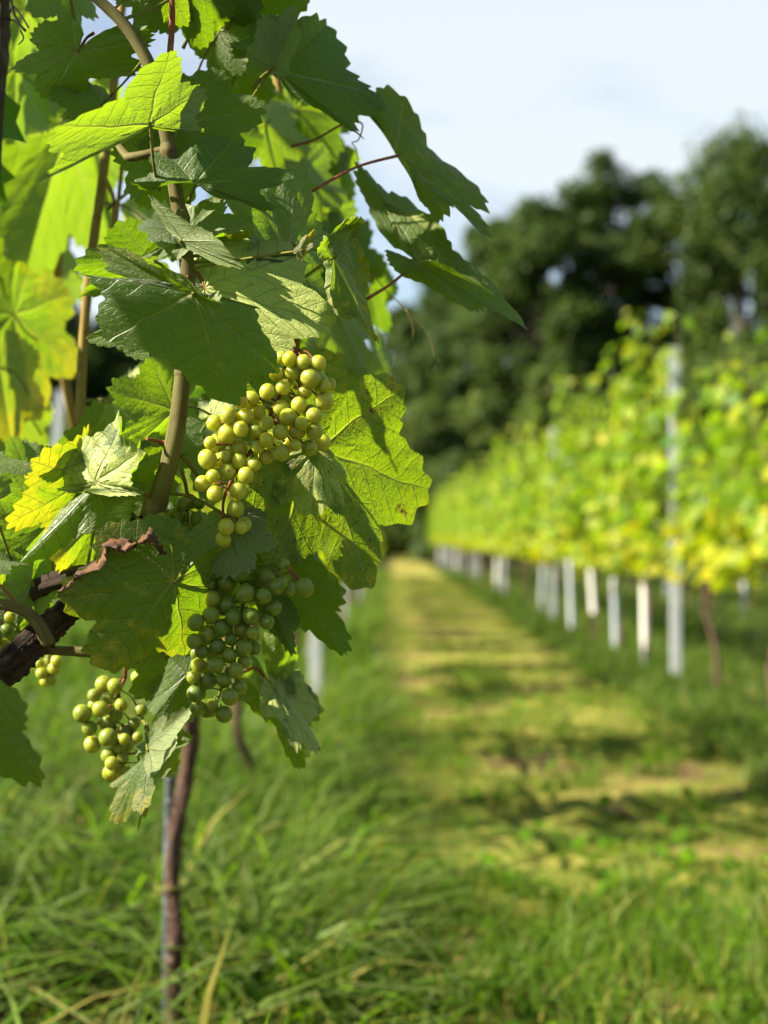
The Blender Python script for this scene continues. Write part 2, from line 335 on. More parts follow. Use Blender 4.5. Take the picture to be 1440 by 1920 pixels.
# ------------------------------------------------------------------ grass
def blades(x, y, h, w, bend, seed, dry, shade, lean=None):
    R = rng(seed); n = len(x)
    az = R.uniform(0, 2 * np.pi, n) if lean is None else lean + R.normal(0, 0.9, n)
    d = np.stack([np.cos(az), np.sin(az), np.zeros(n)], 1)
    fa = R.uniform(0, 2 * np.pi, n); s = np.stack([np.cos(fa), np.sin(fa), np.zeros(n)], 1)
    base = np.stack([x, y, ground_z(x, y) - 0.004], 1)
    V = np.zeros((n, 4, 2, 3))
    for k, (t, ww) in enumerate(((0, 0.8), (0.36, 1.0), (0.72, 0.7), (1.0, 0.06))):
        c = base + d * (h * bend * t ** 2.2)[:, None]; c[:, 2] += h * (t - 0.42 * np.minimum(bend, 1.3) * t ** 2.4)
        V[:, k, 0] = c - s * (w * ww * 0.5)[:, None]; V[:, k, 1] = c + s * (w * ww * 0.5)[:, None]
    b = np.arange(n)[:, None] * 8
    Q = np.concatenate([b + np.array([[2 * k, 2 * k + 1, 2 * k + 3, 2 * k + 2]]) for k in range(3)], 0)
    col = np.zeros((n, 8, 4)); col[:, :, 0] = shade[:, None]; col[:, :, 1] = dry[:, None]; col[:, :, 3] = 1
    return V.reshape(-1, 3), Q, col.reshape(-1, 4)
class Grass:
    def __init__(self): self.V, self.Q, self.c, self.n = [], [], [], 0
    def add(self, *a, **k):
        V, Q, c = blades(*a, **k); self.V.append(V); self.Q.append(Q + self.n); self.c.append(c); self.n += len(V)
    def mesh(self, name): return np_mesh(name, np.vstack(self.V), [np.vstack(self.Q)], col={'leaf': np.vstack(self.c)})
def scatter(n, x0, x1, y0, y1, seed, clump=0.0, edge=None):
    """Points in a strip that the camera or one a step beside it could see, clumped by a smooth field."""
    R = rng(seed); x = R.uniform(x0, x1, n); y = R.uniform(y0, y1, n)
    keep = np.abs(x) < 0.27 * y * 1.25 + 0.35
    if clump: 
        f = np.sin(x * 5.1 + 1.3 * np.sin(y * 3.3)) * np.sin(y * 4.3 + 1.1 * np.sin(x * 4.7)) + 0.6 * np.sin(x * 11 + y * 3) * np.sin(y * 9.7 - x * 2)
        keep &= R.uniform(0, 1, n) < np.clip(0.55 + clump * f, 0.04, 1)
    return x[keep], y[keep]
M['grass'] = make_foliage_material('grass_blade', (0.005, 0.020, 0.0010), (0.044, 0.105, 0.003), (0.20, 0.175, 0.040), (0.010, 0.040, 0.0005), (0.105, 0.210, 0.0015), (0.14, 0.12, 0.02), spec=0.15)
def make_grass():
    g = Grass(); R = rng(5)
    def put(n, x0, x1, y0, y1, h0, h1, w0, w1, b0, b1, seed, dryp, sh=(0.1, 0.9), clump=0.4, G=g, lean=None):
        x, y = scatter(n, x0, x1, y0, y1, seed, clump); k = len(x); r = rng(seed + 99)
        dry = np.where(r.uniform(0, 1, k) < dryp, r.uniform(0.5, 1, k), r.uniform(0, 0.15, k))
        G.add(x, y, r.uniform(h0, h1, k), r.uniform(w0, w1, k), r.uniform(b0, b1, k), seed + 7, dry, sh[0] + (sh[1] - sh[0]) * r.uniform(0, 1, k) ** (1.5 if G is g else 1.0), lean=lean)
    put(9500, -1.5, -0.07, 1.5, 5.0, 0.12, 0.46, 0.005, 0.016, 0.4, 2.2, 1, 0.05, clump=1.7, sh=(0, 1))
    put(2600, -0.40, -0.10, 1.7, 6.0, 0.20, 0.42, 0.004, 0.007, 0.5, 1.3, 21, 0.08, lean=0.0, clump=0.9)
    put(7000, -1.5, 0.0, 1.4, 3.2, 0.05, 0.20, 0.003, 0.007, 0.5, 2.0, 2, 0.5, sh=(0.0, 0.5))
    put(24000, -3.2, -0.07, 5.0, 14, 0.10, 0.36, 0.007, 0.018, 0.3, 1.6, 3, 0.04, clump=1.1)
    put(800, -1.3, -0.02, 1.5, 3.2, 0.10, 0.34, 0.002, 0.005, 0.2, 1.6, 31, 0.97, sh=(0.0, 0.4), clump=0.9)      # dead straw among the green
    put(900, -0.9, 0.0, 1.5, 2.6, 0.03, 0.12, 0.006, 0.016, 1.2, 2.4, 32, 0.97, sh=(0.0, 0.3), clump=0.8)
    put(26000, -6, -0.04, 14, 34, 0.10, 0.26, 0.010, 0.02, 0.3, 1.3, 4, 0.06)
    put(30000, 1.2, 2.6, 4.0, 12, 0.05, 0.17, 0.004, 0.009, 0.3, 1.4, 5, 0.06, sh=(0.0, 0.7))
    put(24000, 1.2, 2.7, 12, 34, 0.06, 0.16, 0.009, 0.018, 0.3, 1.3, 6, 0.06, sh=(0.0, 0.7))
    put(34000, 2.5, 7.5, 9, 36, 0.06, 0.16, 0.008, 0.018, 0.3, 1.3, 7, 0.10)
    tag(link('tall_grass', g.mesh('tall_grass'), M['grass']), 'tall lush green grass growing along the vine rows', 'grass', kind='stuff')
    s = Grass()
    put(70000, -0.10, 1.25, 1.8, 7.5, 0.012, 0.048, 0.0025, 0.006, 0.5, 1.8, 8, 0.50, sh=(0.3, 1.0), clump=0.9, G=s)
    put(44000, -0.10, 1.25, 7.5, 30, 0.012, 0.05, 0.006, 0.014, 0.5, 1.8, 9, 0.50, sh=(0.3, 1.0), clump=0.9, G=s)
    r = rng(77)
    for k in range(170):                                   # upright tufts in the track
        cy = r.uniform(2.1, 9.0) if k < 50 else r.uniform(2.0, 3.3); cx = r.uniform(-0.02, 1.2); n = int(r.uniform(16, 60))
        s.add(cx + r.normal(0, 0.045, n), cy + r.normal(0, 0.045, n), r.uniform(0.05, 0.17, n), r.uniform(0.003, 0.006, n), r.uniform(0.1, 0.9, n), 500 + k, np.where(r.uniform(0, 1, n) < 0.12, 0.8, 0.05), r.uniform(0.2, 0.9, n))
    tag(link('mown_grass', s.mesh('mown_grass'), M['grass']), 'short trodden yellow-green grass on the track', 'grass', kind='stuff')
make_grass()

# ------------------------------------------------------------------ leaf clouds
HALF = ((0, 1.0), (24, 0.80), (48, 0.92), (72, 0.68), (98, 0.76), (135, 0.60), (165, 0.38))
_o = [(-a, r) for a, r in HALF[:0:-1]] + list(HALF)
LOW = np.array([[math.sin(math.radians(a)) * r, math.cos(math.radians(a)) * r] for a, r in _o])
OVAL6 = np.array([[math.sin(a) * 0.46, 0.5 - 0.5 * math.cos(a)] for a in np.linspace(0.3, 2 * math.pi - 0.3, 6)[::-1]])
OVAL = np.array([[math.sin(a) * 0.42, 0.5 - 0.5 * math.cos(a)] for a in np.linspace(0.15, 2 * math.pi - 0.15, 11)[::-1]])
def leaf_cloud(cen, nrm, tip, size, shade, yel, seed, outline=LOW, cup=0.35):
    R = rng(seed); n = len(cen); k = len(outline)
    nrm = nrm / np.linalg.norm(nrm, axis=1)[:, None]
    tip = tip - nrm * (tip * nrm).sum(1)[:, None]; tip /= np.linalg.norm(tip, axis=1)[:, None] + 1e-9
    sd = np.cross(tip, nrm)
    jit = 1 + R.normal(0, 0.07, (n, k, 1))
    o = np.broadcast_to(outline, (n, k, 2)) * jit
    z = -np.abs(o[:, :, 0]) * (cup * R.uniform(-0.2, 1.2, (n, 1))) - 0.25 * np.maximum(o[:, :, 1], 0) ** 2 * R.uniform(-0.3, 1.3, (n, 1)) + R.normal(0, 0.04, (n, k))
    S = size[:, None, None]
    rim = cen[:, None] + S * (o[:, :, :1] * sd[:, None] + o[:, :, 1:] * tip[:, None] + z[:, :, None] * nrm[:, None])
    V = np.concatenate([cen[:, None], rim], 1)
    b = np.arange(n)[:, None, None] * (k + 1)
    T = np.array([[0, i + 2, i + 1] for i in range(k - 1)])[None] + b
    col = np.zeros((n, k + 1, 4)); col[:, :, 0] = shade[:, None]; col[:, :, 1] = yel[:, None]; col[:, :, 3] = 1
    return V.reshape(-1, 3), T.reshape(-1, 3), col.reshape(-1, 4)
def unit(R, n):
    v = R.normal(0, 1, (n, 3)); return v / np.linalg.norm(v, axis=1)[:, None]

# ------------------------------------------------------------------ row vines
def vine_meshes(seed, top, shoots, dens=1.0, tall=None, wide=1.0):
    R = rng(seed); tr = Tubes(); ca = Tubes()
    w = R.normal(0, 0.022, (5, 2)); w[0] = 0
    zz = np.linspace(-0.05, 0.62, 5)
    tr.add(np.column_stack([w, zz]), [0.019, 0.015, 0.013, 0.015, 0.020], sides=9, bump=0.14, seed=seed)
    for s in (-1, 1):
        tr.add([[w[4, 0], w[4, 1], 0.60], [0.02 * s, 0.18 * s, 0.69 + R.normal(0, .02)], [0, 0.40 * s, 0.70], [0, 0.62 * s, 0.69]], [0.016, 0.013, 0.011, 0.007], sides=7, bump=0.14, seed=seed + 1)
    cen, nrm, tip, size, yel, sh = [], [], [], [], [], []
    def leaf(c, out, s, y):
        n = out * np.array([0.75, 0.75, 0.4]) + np.array([0, 0, 0.55]) + R.normal(0, 0.42, 3)
        cen.append(c); nrm.append(n); tip.append(out * 0.6 + np.array([0, 0, -0.75]) + R.normal(0, 0.35, 3)); size.append(s); yel.append(y); sh.append(R.uniform(0, 1))
    for k in range(shoots):
        y0 = wide * (-0.6 + 1.2 * (k + R.uniform(0.1, 0.9)) / shoots); ht = top + R.normal(-0.05, 0.30)
        tk = 0 if top == 1.30 else shoots // 2
        if tall is not None and abs(k - tk) < 2: ht = tall - 0.22 * abs(k - tk)
        x0 = R.normal(0, 0.05); n = 7
        z = np.linspace(0.68, ht, n); xs = x0 + np.cumsum(R.normal(0, 0.035, n)); ys = y0 + np.cumsum(R.normal(0, 0.04, n))
        pts = np.column_stack([xs, ys, z]); ca.add(pts, [0.006, 0.005, 0.0025], sides=5, n=3, seed=seed + k)
        m = int((ht - 0.66) / 0.047 * dens)
        for q in range(m):
            t = (q + R.uniform(0, 1)) / m; p = np.array([np.interp(t, np.linspace(0, 1, n), pts[:, i]) for i in range(3)])
            for rep in range(1 if R.uniform() < 0.35 else 2):
                a = R.uniform(0, 6.283); out = np.array([np.cos(a) * 1.15, np.sin(a), 0]); reach = R.uniform(0.05, 0.17) * (1.0 - 0.45 * t)
                low = np.clip((1.02 - p[2]) / 0.42, 0, 1)
                leaf(p + out * reach + [0, 0, R.normal(0.0, 0.03)], out, R.uniform(0.048, 0.078) * (1.05 - 0.45 * max(0, t - 0.6) / 0.4), float(np.clip(R.normal(0.02 + 0.45 * low + 0.08 * t, 0.17), 0, 1)))
    for q in range(int(50 * dens * wide)):                        # old leaves hanging in the fruit zone
        a = R.uniform(0, 6.283); out = np.array([np.cos(a), np.sin(a), 0])
        leaf(np.array([R.normal(0, 0.11), wide * R.uniform(-0.62, 0.62), R.uniform(0.60, 0.92)]), out, R.uniform(0.05, 0.08), float(np.clip(R.normal(0.42, 0.3), 0, 1)))
    V, T, col = leaf_cloud(np.array(cen), np.array(nrm), np.array(tip), np.array(size), np.array(sh), np.array(yel), seed + 3)
    return tr.mesh('vine_trunk'), ca.mesh('vine_canes'), np_mesh('vine_foliage', V, [T], col={'leaf': col})
PROTO = []
def proto_vine(i):
    while len(PROTO) <= i:
        k = len(PROTO)
        spec = [(1.60, 12, 1.9, .85), (1.72, 12, None, .85), (1.50, 11, 2.4, .85), (1.48, 11, 1.85, .8), (1.78, 12, 2.2, .85), (1.58, 12, 2.15, .8), (1.20, 12, None, 1), (1.70, 5, None, .55), (1.6, 6, 2.0, .55), (1.75, 6, 1.9, .6), (1.30, 11, 2.08, 1)][k]
        a, b, c = vine_meshes(100 + 17 * k, spec[0], spec[1], tall=spec[2], wide=spec[3])
        a.materials.append(M['trunk']); b.materials.append(M['cane']); c.materials.append(M['foliage'])
        PROTO.append((a, b, c))
    return PROTO[i]
def row_vine(x, y, i, label, group, flip=False, scale=1.0):
    r = empty('grapevine', (x, y, float(ground_z(np.float64(x), np.float64(y))) if y < 30 else 0.0), math.pi if flip else 0.0)
    r.scale = (1, 1, scale)
    tag(r, label, 'grapevine', group)
    a, b, c = proto_vine(i)
    link('trunk', a, None, r); link('canes', b, None, r); link('foliage', c, None, r)
    return r
ORD = 'first second third fourth fifth sixth seventh eighth ninth tenth eleventh twelfth thirteenth fourteenth fifteenth sixteenth seventeenth eighteenth nineteenth twentieth'.split()

def post_mesh(seed, h, w=0.050, dp=0.038):
    """A rolled steel vineyard post: an open C section with turned-in lips and hook tabs up its edges."""
    t = 0.004; o = [(-w/2, 0), (w/2, 0), (w/2, dp), (w/2 - 0.014, dp), (w/2 - 0.014, dp - t), (w/2 - t, dp - t), (w/2 - t, t), (-w/2 + t, t), (-w/2 + t, dp - t), (-w/2 + 0.014, dp - t), (-w/2 + 0.014, dp), (-w/2, dp)]
    n = len(o); zs = [-0.15, h * 0.5, h]
    V = [(a, b, z) for z in zs for a, b in o]; Q = [[l * n + i, l * n + (i + 1) % n, (l + 1) * n + (i + 1) % n, (l + 1) * n + i] for l in range(2) for i in range(n)]
    b = 2 * n
    Q += [[b + 0, b + 1, b + 6, b + 7], [b + 1, b + 2, b + 5, b + 6], [b + 2, b + 3, b + 4, b + 5], [b + 0, b + 7, b + 8, b + 11], [b + 8, b + 9, b + 10, b + 11]]
    for z in np.arange(0.35, h - 0.03, 0.14):              # hook tabs
        for s in (-1, 1):
            k = len(V); x0 = s * (w / 2); x1 = s * (w / 2 + 0.010)
            V += [(x0, 0.010, z), (x1, 0.010, z + 0.012), (x1, 0.010, z + 0.026), (x0, 0.010, z + 0.020), (x0, 0.016, z), (x1, 0.016, z + 0.012), (x1, 0.016, z + 0.026), (x0, 0.016, z + 0.020)]
            Q += [[k, k+1, k+2, k+3], [k+7, k+6, k+5, k+4], [k, k+4, k+5, k+1], [k+1, k+5, k+6, k+2], [k+2, k+6, k+7, k+3]]
    return np_mesh('vineyard_post', V, [np.array(Q)])
POST = post_mesh(1, 1.9); POST.materials.append(M['steel'])
def post(x, y, label, group, tilt=(0, 0), h=1.0):
    o = bpy.data.objects.new('vineyard_post', POST); C.objects.link(o); o.location = (x, y, 0); o.rotation_euler = (tilt[0], tilt[1], 0.0); o.scale = (1, 1, h)
    return tag(o, label, 'post', group)
def guard_mesh(seed, h, r=0.021, sides=14):
    R = rng(seed); zs = np.array([0.0, 0.02, 0.25 * h, 0.5 * h, 0.75 * h, h - 0.02, h]); V = []
    for inner in (0, 1):
        for z in zs:
            rr = r * (1 + 0.03 * math.sin(z * 30 + seed)) * (1.06 if z in (zs[0], zs[-1]) else 1) - (0.0015 if inner else 0)
            a = np.arange(sides) / sides * 2 * np.pi; sq = 1 + 0.10 * np.cos(4 * a)
            V.append(np.column_stack([rr * sq * np.cos(a) + 0.010 * math.sin(z * 4 + seed), rr * sq * np.sin(a), np.full(sides, z)]))
    V = np.vstack(V); m = len(zs); Q = []
    for l in range(m - 1):
        for i in range(sides):
            i2 = (i + 1) % sides; Q.append([l*sides+i, l*sides+i2, (l+1)*sides+i2, (l+1)*sides+i]); b = m * sides; Q.append([b+l*sides+i2, b+l*sides+i, b+(l+1)*sides+i, b+(l+1)*sides+i2])
    for i in range(sides):
        i2 = (i + 1) % sides; t = (m - 1) * sides; b = m * sides; Q.append([t+i, t+i2, b+t+i2, b+t+i])
    return np_mesh('trunk_guard', V, [np.array(Q)], smooth=True)
GUARD = {k: guard_mesh(i + 1, h) for i, (k, h) in enumerate((('white', 0.62), ('grey', 0.60), ('short', 0.42)))}
GUARD['white'].materials.append(M['tube_white']); GUARD['grey'].materials.append(M['tube_grey']); GUARD['short'].materials.append(M['tube_white'])
def guard(x, y, kind, label, z=0.03):
    o = bpy.data.objects.new('trunk_guard', GUARD[kind]); C.objects.link(o); o.location = (x, y, z); o.rotation_euler = (0.03 * math.sin(y * 5), 0.035 * math.sin(y * 3.7), y); return tag(o, label, 'trunk guard', 'plastic guards round the vine trunks')

RX = 1.64
def make_right_row():
    ys = [6.0, 7.3, 8.9, 10.4, 11.5, 12.7, 14.0, 15.2, 16.5, 17.8, 19.2, 20.6, 21.9]
    while ys[-1] < 68: ys.append(ys[-1] + 1.35)
    idx = [6, 10, 4, 1, 0, 2, 3, 5, 0, 1, 4, 2, 0]
    guards = {8.9: ('white', 'bright white trunk guard on the vine just past the nearest tall steel post'), 10.4: ('grey', 'blue-grey trunk guard on the second vine past the nearest tall post'),
              11.5: ('short', 'short white trunk guard with a dark trunk foot below it, between two grey guards'), 12.7: ('grey', 'grey trunk guard just before the second steel post of the right row'),
              15.2: ('grey', 'grey trunk guard just behind the second steel post of the right row'), 20.6: ('grey', 'grey trunk guard beside a bright white one, far down the right row'),
              21.9: ('white', 'bright white trunk guard beside a grey one, far down the right row')}
    for k, y in enumerate(ys):
        first = {0: 'low leafy grapevine cut by the right edge, nearest of the right row', 1: 'grapevine with a bare brown trunk just in front of the nearest tall steel post'}
        if k in first: lab = first[k]
        elif y < 32: lab = 'grapevine with yellowing lower leaves, %s past the nearest post of the right row' % ORD[k - 2]
        else: lab = 'small blurred sunlit grapevine in the far end of the right row'
        xj = RX + 0.03 * math.sin(k * 2.3)
        row_vine(xj, y, idx[k] if k < len(idx) else (k * 5 + 2) % 6, lab, 'grapevines of the right row', flip=bool(k % 2), scale=1.0 if y < 30 else 1.06)
        if y in guards: guard(xj, y, guards[y][0], guards[y][1], z=0.03 if guards[y][0] != 'short' else 0.22)
        elif y > 25 and k % 5 == 1: guard(xj, y, 'white' if k % 2 else 'grey', 'tiny %s trunk guard at the far end of the right row' % ('white' if k % 2 else 'grey'))
    for k in range(8):
        y = 8.0 + 6.0 * k
        post(RX - 0.03, y, ['tall pale steel post standing clear of the leaves in the right row', 'second pale steel post of the right row, half hidden by leaves', 'third steel post down the right row, mostly hidden by leaves'][k] if k < 3 else 'distant steel post in the far part of the right row', 'steel posts of the vine rows')
make_right_row()
for k, y in enumerate((4.7, 3.4, 2.1, 0.8, -0.5)):       # the right row runs on past the camera
    row_vine(RX + 0.02, y, (10, 0, 3, 1, 4)[k], 'grapevine of the right row standing beside the camera, outside the picture', 'grapevines beside the camera', flip=bool(k % 2))
for k, y in enumerate((-0.55, -1.9)): row_vine(-0.42, y, (1, 4)[k], 'grapevine of the left row standing behind the camera, outside the picture', 'grapevines behind the camera')
def make_other_rows():
    for k, y in enumerate(np.arange(10.5, 34, 1.35)):
        row_vine(3.62, float(y), (k * 3 + 1) % 6, 'grapevine seen through the gaps of the nearer right row, in the row behind it', 'grapevines of the second row to the right', flip=bool(k % 2))
        if k in (3, 6, 9): guard(3.62, float(y), 'grey', 'grey trunk guard in the row behind the nearer right row')
    ys = [4.0, 5.2, 7.4, 8.6] + list(np.arange(10.2, 30, 1.35))
    for k, y in enumerate(ys):
        lab = ['shaded grapevine with a thin brown trunk, second behind the grapes', 'shaded grapevine beside the blue-grey steel post behind the grapes'][k] if k < 2 else ('grapevine of the left row bordering the track, %s past the blue-grey post' % ORD[k - 2])
        row_vine(-0.40 + 0.02 * math.sin(k * 1.7), float(y), 7 + k % 3, lab, 'grapevines of the left row', flip=bool(k % 2))
    post(-0.30, 5.75, 'blue-grey steel post low behind the hanging leaf and grapes', 'steel posts of the vine rows')
    for k in range(3): post(-0.38, 11.9 + 6.2 * k, 'steel post hidden among the leaves of the left row, %s past the blue-grey post' % ORD[k], 'steel posts of the vine rows')
    for k, y in enumerate([0.7, 2.0] + list(np.arange(8.8, 31, 1.35))):  # nearest two stand unseen, added to shade the near grass
        row_vine(-2.42, float(y), (k * 3) % 6 if k > 1 else (4, 1)[k], 'grapevine mostly out of sight beyond the foreground leaves at the left, in the next row over', 'grapevines of the far left row', flip=bool(k % 2), scale=0.85)
    post(-2.34, 9.6, 'leaning pale post beyond the leaves near the left edge', 'steel posts of the vine rows', tilt=(0, 0.06), h=0.96)
    post(-2.42, 15.9, 'pale post farther back in the far left row', 'steel posts of the vine rows')
make_other_rows()

# ------------------------------------------------------------------ trees
def tree(name, px, top, D, wpx, label, seed, cat='tree', group=None, density=1.0, shade=(0, 1), skirt=0.22, leaf=0.18, n_clump=95):
    R = rng(seed); base = P(px, 1010, D); x, y = base[0], base[1]
    H = (1010 - top) / F * D + CAM_H; rad = wpx / F * D / 2 * (1.35 if cat == 'tree' else 1.1)
    root = empty(name, (x, y, 0)); tag(root, label, cat, group)
    tr = Tubes(); lean = R.normal(0, 0.03 * H, 2)
    tr.add([[0, 0, -0.3], [lean[0] * .3, lean[1] * .3, H * .3], [lean[0] * .7, lean[1] * .7, H * .6], [lean[0], lean[1], H * .9]], [H * .022 + .05, H * .016 + .03, H * .010, .03], sides=8, bump=0.08, seed=seed)
    zc = H * (0.5 + skirt * -0.0); cl = []
    for k in range(n_clump):
        for _ in range(30):
            u = R.uniform(-1, 1, 3)
            if (u ** 2).sum() < 1: break
        z = H * skirt + (R.uniform(0, 1) ** 0.8) * H * (0.93 - skirt + R.normal(0, .015))
        t = min(1, max(0, (z - H * skirt) / (H * (0.97 - skirt)))); prof = max(0.12, 1 - abs((t - .45) / .58) ** 2.6) if skirt > 0.12 else math.sqrt(max(0.02, 1 - t ** 2.2))
        c = np.array([u[0] * rad * prof * 0.85, u[1] * rad * prof * 0.85, z]); cl.append((c, R.uniform(0.13, 0.27) * rad))
        if k % 8 == 0: tr.add([[lean[0] * .5, lean[1] * .5, max(H * .12, z * .65)], (c + [lean[0] * .5, lean[1] * .5, z * .75]) / 2, c], [H * .007 + .02, .05, .015], sides=5, n=3, seed=seed + k)
    
    cen, nrm, shd = [], [], []
    for c, r in cl:
        m = int(density * 230); u = unit(R, m); d = R.uniform(0.2, 1.0, m) ** 0.55 * (1 + np.abs(R.normal(0, 0.22, m)))
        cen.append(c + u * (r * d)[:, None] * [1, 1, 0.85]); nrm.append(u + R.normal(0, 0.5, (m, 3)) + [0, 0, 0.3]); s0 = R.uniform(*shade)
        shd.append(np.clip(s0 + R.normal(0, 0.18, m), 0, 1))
    cen = np.vstack(cen); cen[:, 2] = np.maximum(cen[:, 2], 0.15); nrm = np.vstack(nrm); shd = np.concatenate(shd); n = len(cen)
    V, T, col = leaf_cloud(cen, nrm, unit(R, n) + [0, 0, -0.4], R.uniform(0.7, 1.35, n) * leaf, shd, np.where(R.uniform(0, 1, n) < 0.04, 0.7, 0.0), seed + 5, outline=OVAL6 * 1.3)
    link('trunk', tr.mesh('tree_trunk'), M['tree_bark'], root); link('crown', np_mesh('tree_crown', V, [T], col={'leaf': col}), M['tree_leaf' if cat == 'tree' else 'bush_leaf'], root)
    return root
def make_trees():
    G1 = 'trees at the edge of the wood'; G2 = 'bushes in front of the wood'
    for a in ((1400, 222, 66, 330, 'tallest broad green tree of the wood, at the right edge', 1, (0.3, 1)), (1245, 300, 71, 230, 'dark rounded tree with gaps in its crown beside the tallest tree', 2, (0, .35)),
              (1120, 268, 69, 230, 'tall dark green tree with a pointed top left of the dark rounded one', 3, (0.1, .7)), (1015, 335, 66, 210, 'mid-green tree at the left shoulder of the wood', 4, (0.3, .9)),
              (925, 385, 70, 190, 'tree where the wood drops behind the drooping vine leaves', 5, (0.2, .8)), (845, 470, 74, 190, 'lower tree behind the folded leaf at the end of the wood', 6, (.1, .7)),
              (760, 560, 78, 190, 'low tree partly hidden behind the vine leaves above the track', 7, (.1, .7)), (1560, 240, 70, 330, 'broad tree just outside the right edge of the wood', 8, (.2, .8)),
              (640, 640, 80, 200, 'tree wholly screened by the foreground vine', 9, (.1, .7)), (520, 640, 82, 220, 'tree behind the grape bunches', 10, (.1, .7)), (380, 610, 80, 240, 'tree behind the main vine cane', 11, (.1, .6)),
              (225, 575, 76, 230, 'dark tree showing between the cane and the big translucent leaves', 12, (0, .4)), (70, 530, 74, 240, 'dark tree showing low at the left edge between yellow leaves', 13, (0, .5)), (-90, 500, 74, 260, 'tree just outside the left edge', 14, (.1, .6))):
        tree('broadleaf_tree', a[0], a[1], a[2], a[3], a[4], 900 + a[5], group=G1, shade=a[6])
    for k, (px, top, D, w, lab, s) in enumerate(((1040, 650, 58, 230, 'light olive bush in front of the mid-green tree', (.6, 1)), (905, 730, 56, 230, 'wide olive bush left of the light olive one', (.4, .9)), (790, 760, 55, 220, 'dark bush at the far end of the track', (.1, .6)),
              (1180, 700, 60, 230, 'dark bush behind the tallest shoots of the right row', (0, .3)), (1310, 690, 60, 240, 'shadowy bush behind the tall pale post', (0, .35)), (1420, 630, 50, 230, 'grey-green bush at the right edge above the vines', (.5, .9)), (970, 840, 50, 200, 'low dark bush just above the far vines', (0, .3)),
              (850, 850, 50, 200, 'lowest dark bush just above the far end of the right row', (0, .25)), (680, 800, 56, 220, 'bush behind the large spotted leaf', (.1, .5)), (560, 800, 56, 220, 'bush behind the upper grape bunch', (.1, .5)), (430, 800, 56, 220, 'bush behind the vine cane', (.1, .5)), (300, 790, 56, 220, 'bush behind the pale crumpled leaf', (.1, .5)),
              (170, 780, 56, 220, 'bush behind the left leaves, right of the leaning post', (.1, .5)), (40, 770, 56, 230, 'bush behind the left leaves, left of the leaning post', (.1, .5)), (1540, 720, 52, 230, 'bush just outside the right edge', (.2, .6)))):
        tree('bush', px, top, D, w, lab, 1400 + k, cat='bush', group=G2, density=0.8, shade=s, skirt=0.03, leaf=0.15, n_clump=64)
make_trees()
# ------------------------------------------------------------------ the foreground vine
V1 = np.array([-0.40, 0.93, 0.0]); V2 = np.array([-0.36, 2.2, 0.0])
hero = empty('grapevine', V1); tag(hero, 'large grapevine in sharp focus with ripe green grape bunches and a tall cane', 'grapevine')
behind = empty('grapevine', V2); tag(behind, 'grapevine with a straight reddish trunk tied to a thin grey stake, behind the grape bunches', 'grapevine')
def pin(o, root, loc):
    """Child of a thing whose mesh is written in world coordinates."""
    o.parent = root; o.matrix_parent_inverse = Matrix.Translation(-Vector(loc)); return o
def path(*pts, d=1.05): return [P(p[0], p[1], p[2] if len(p) > 2 else d) for p in pts]

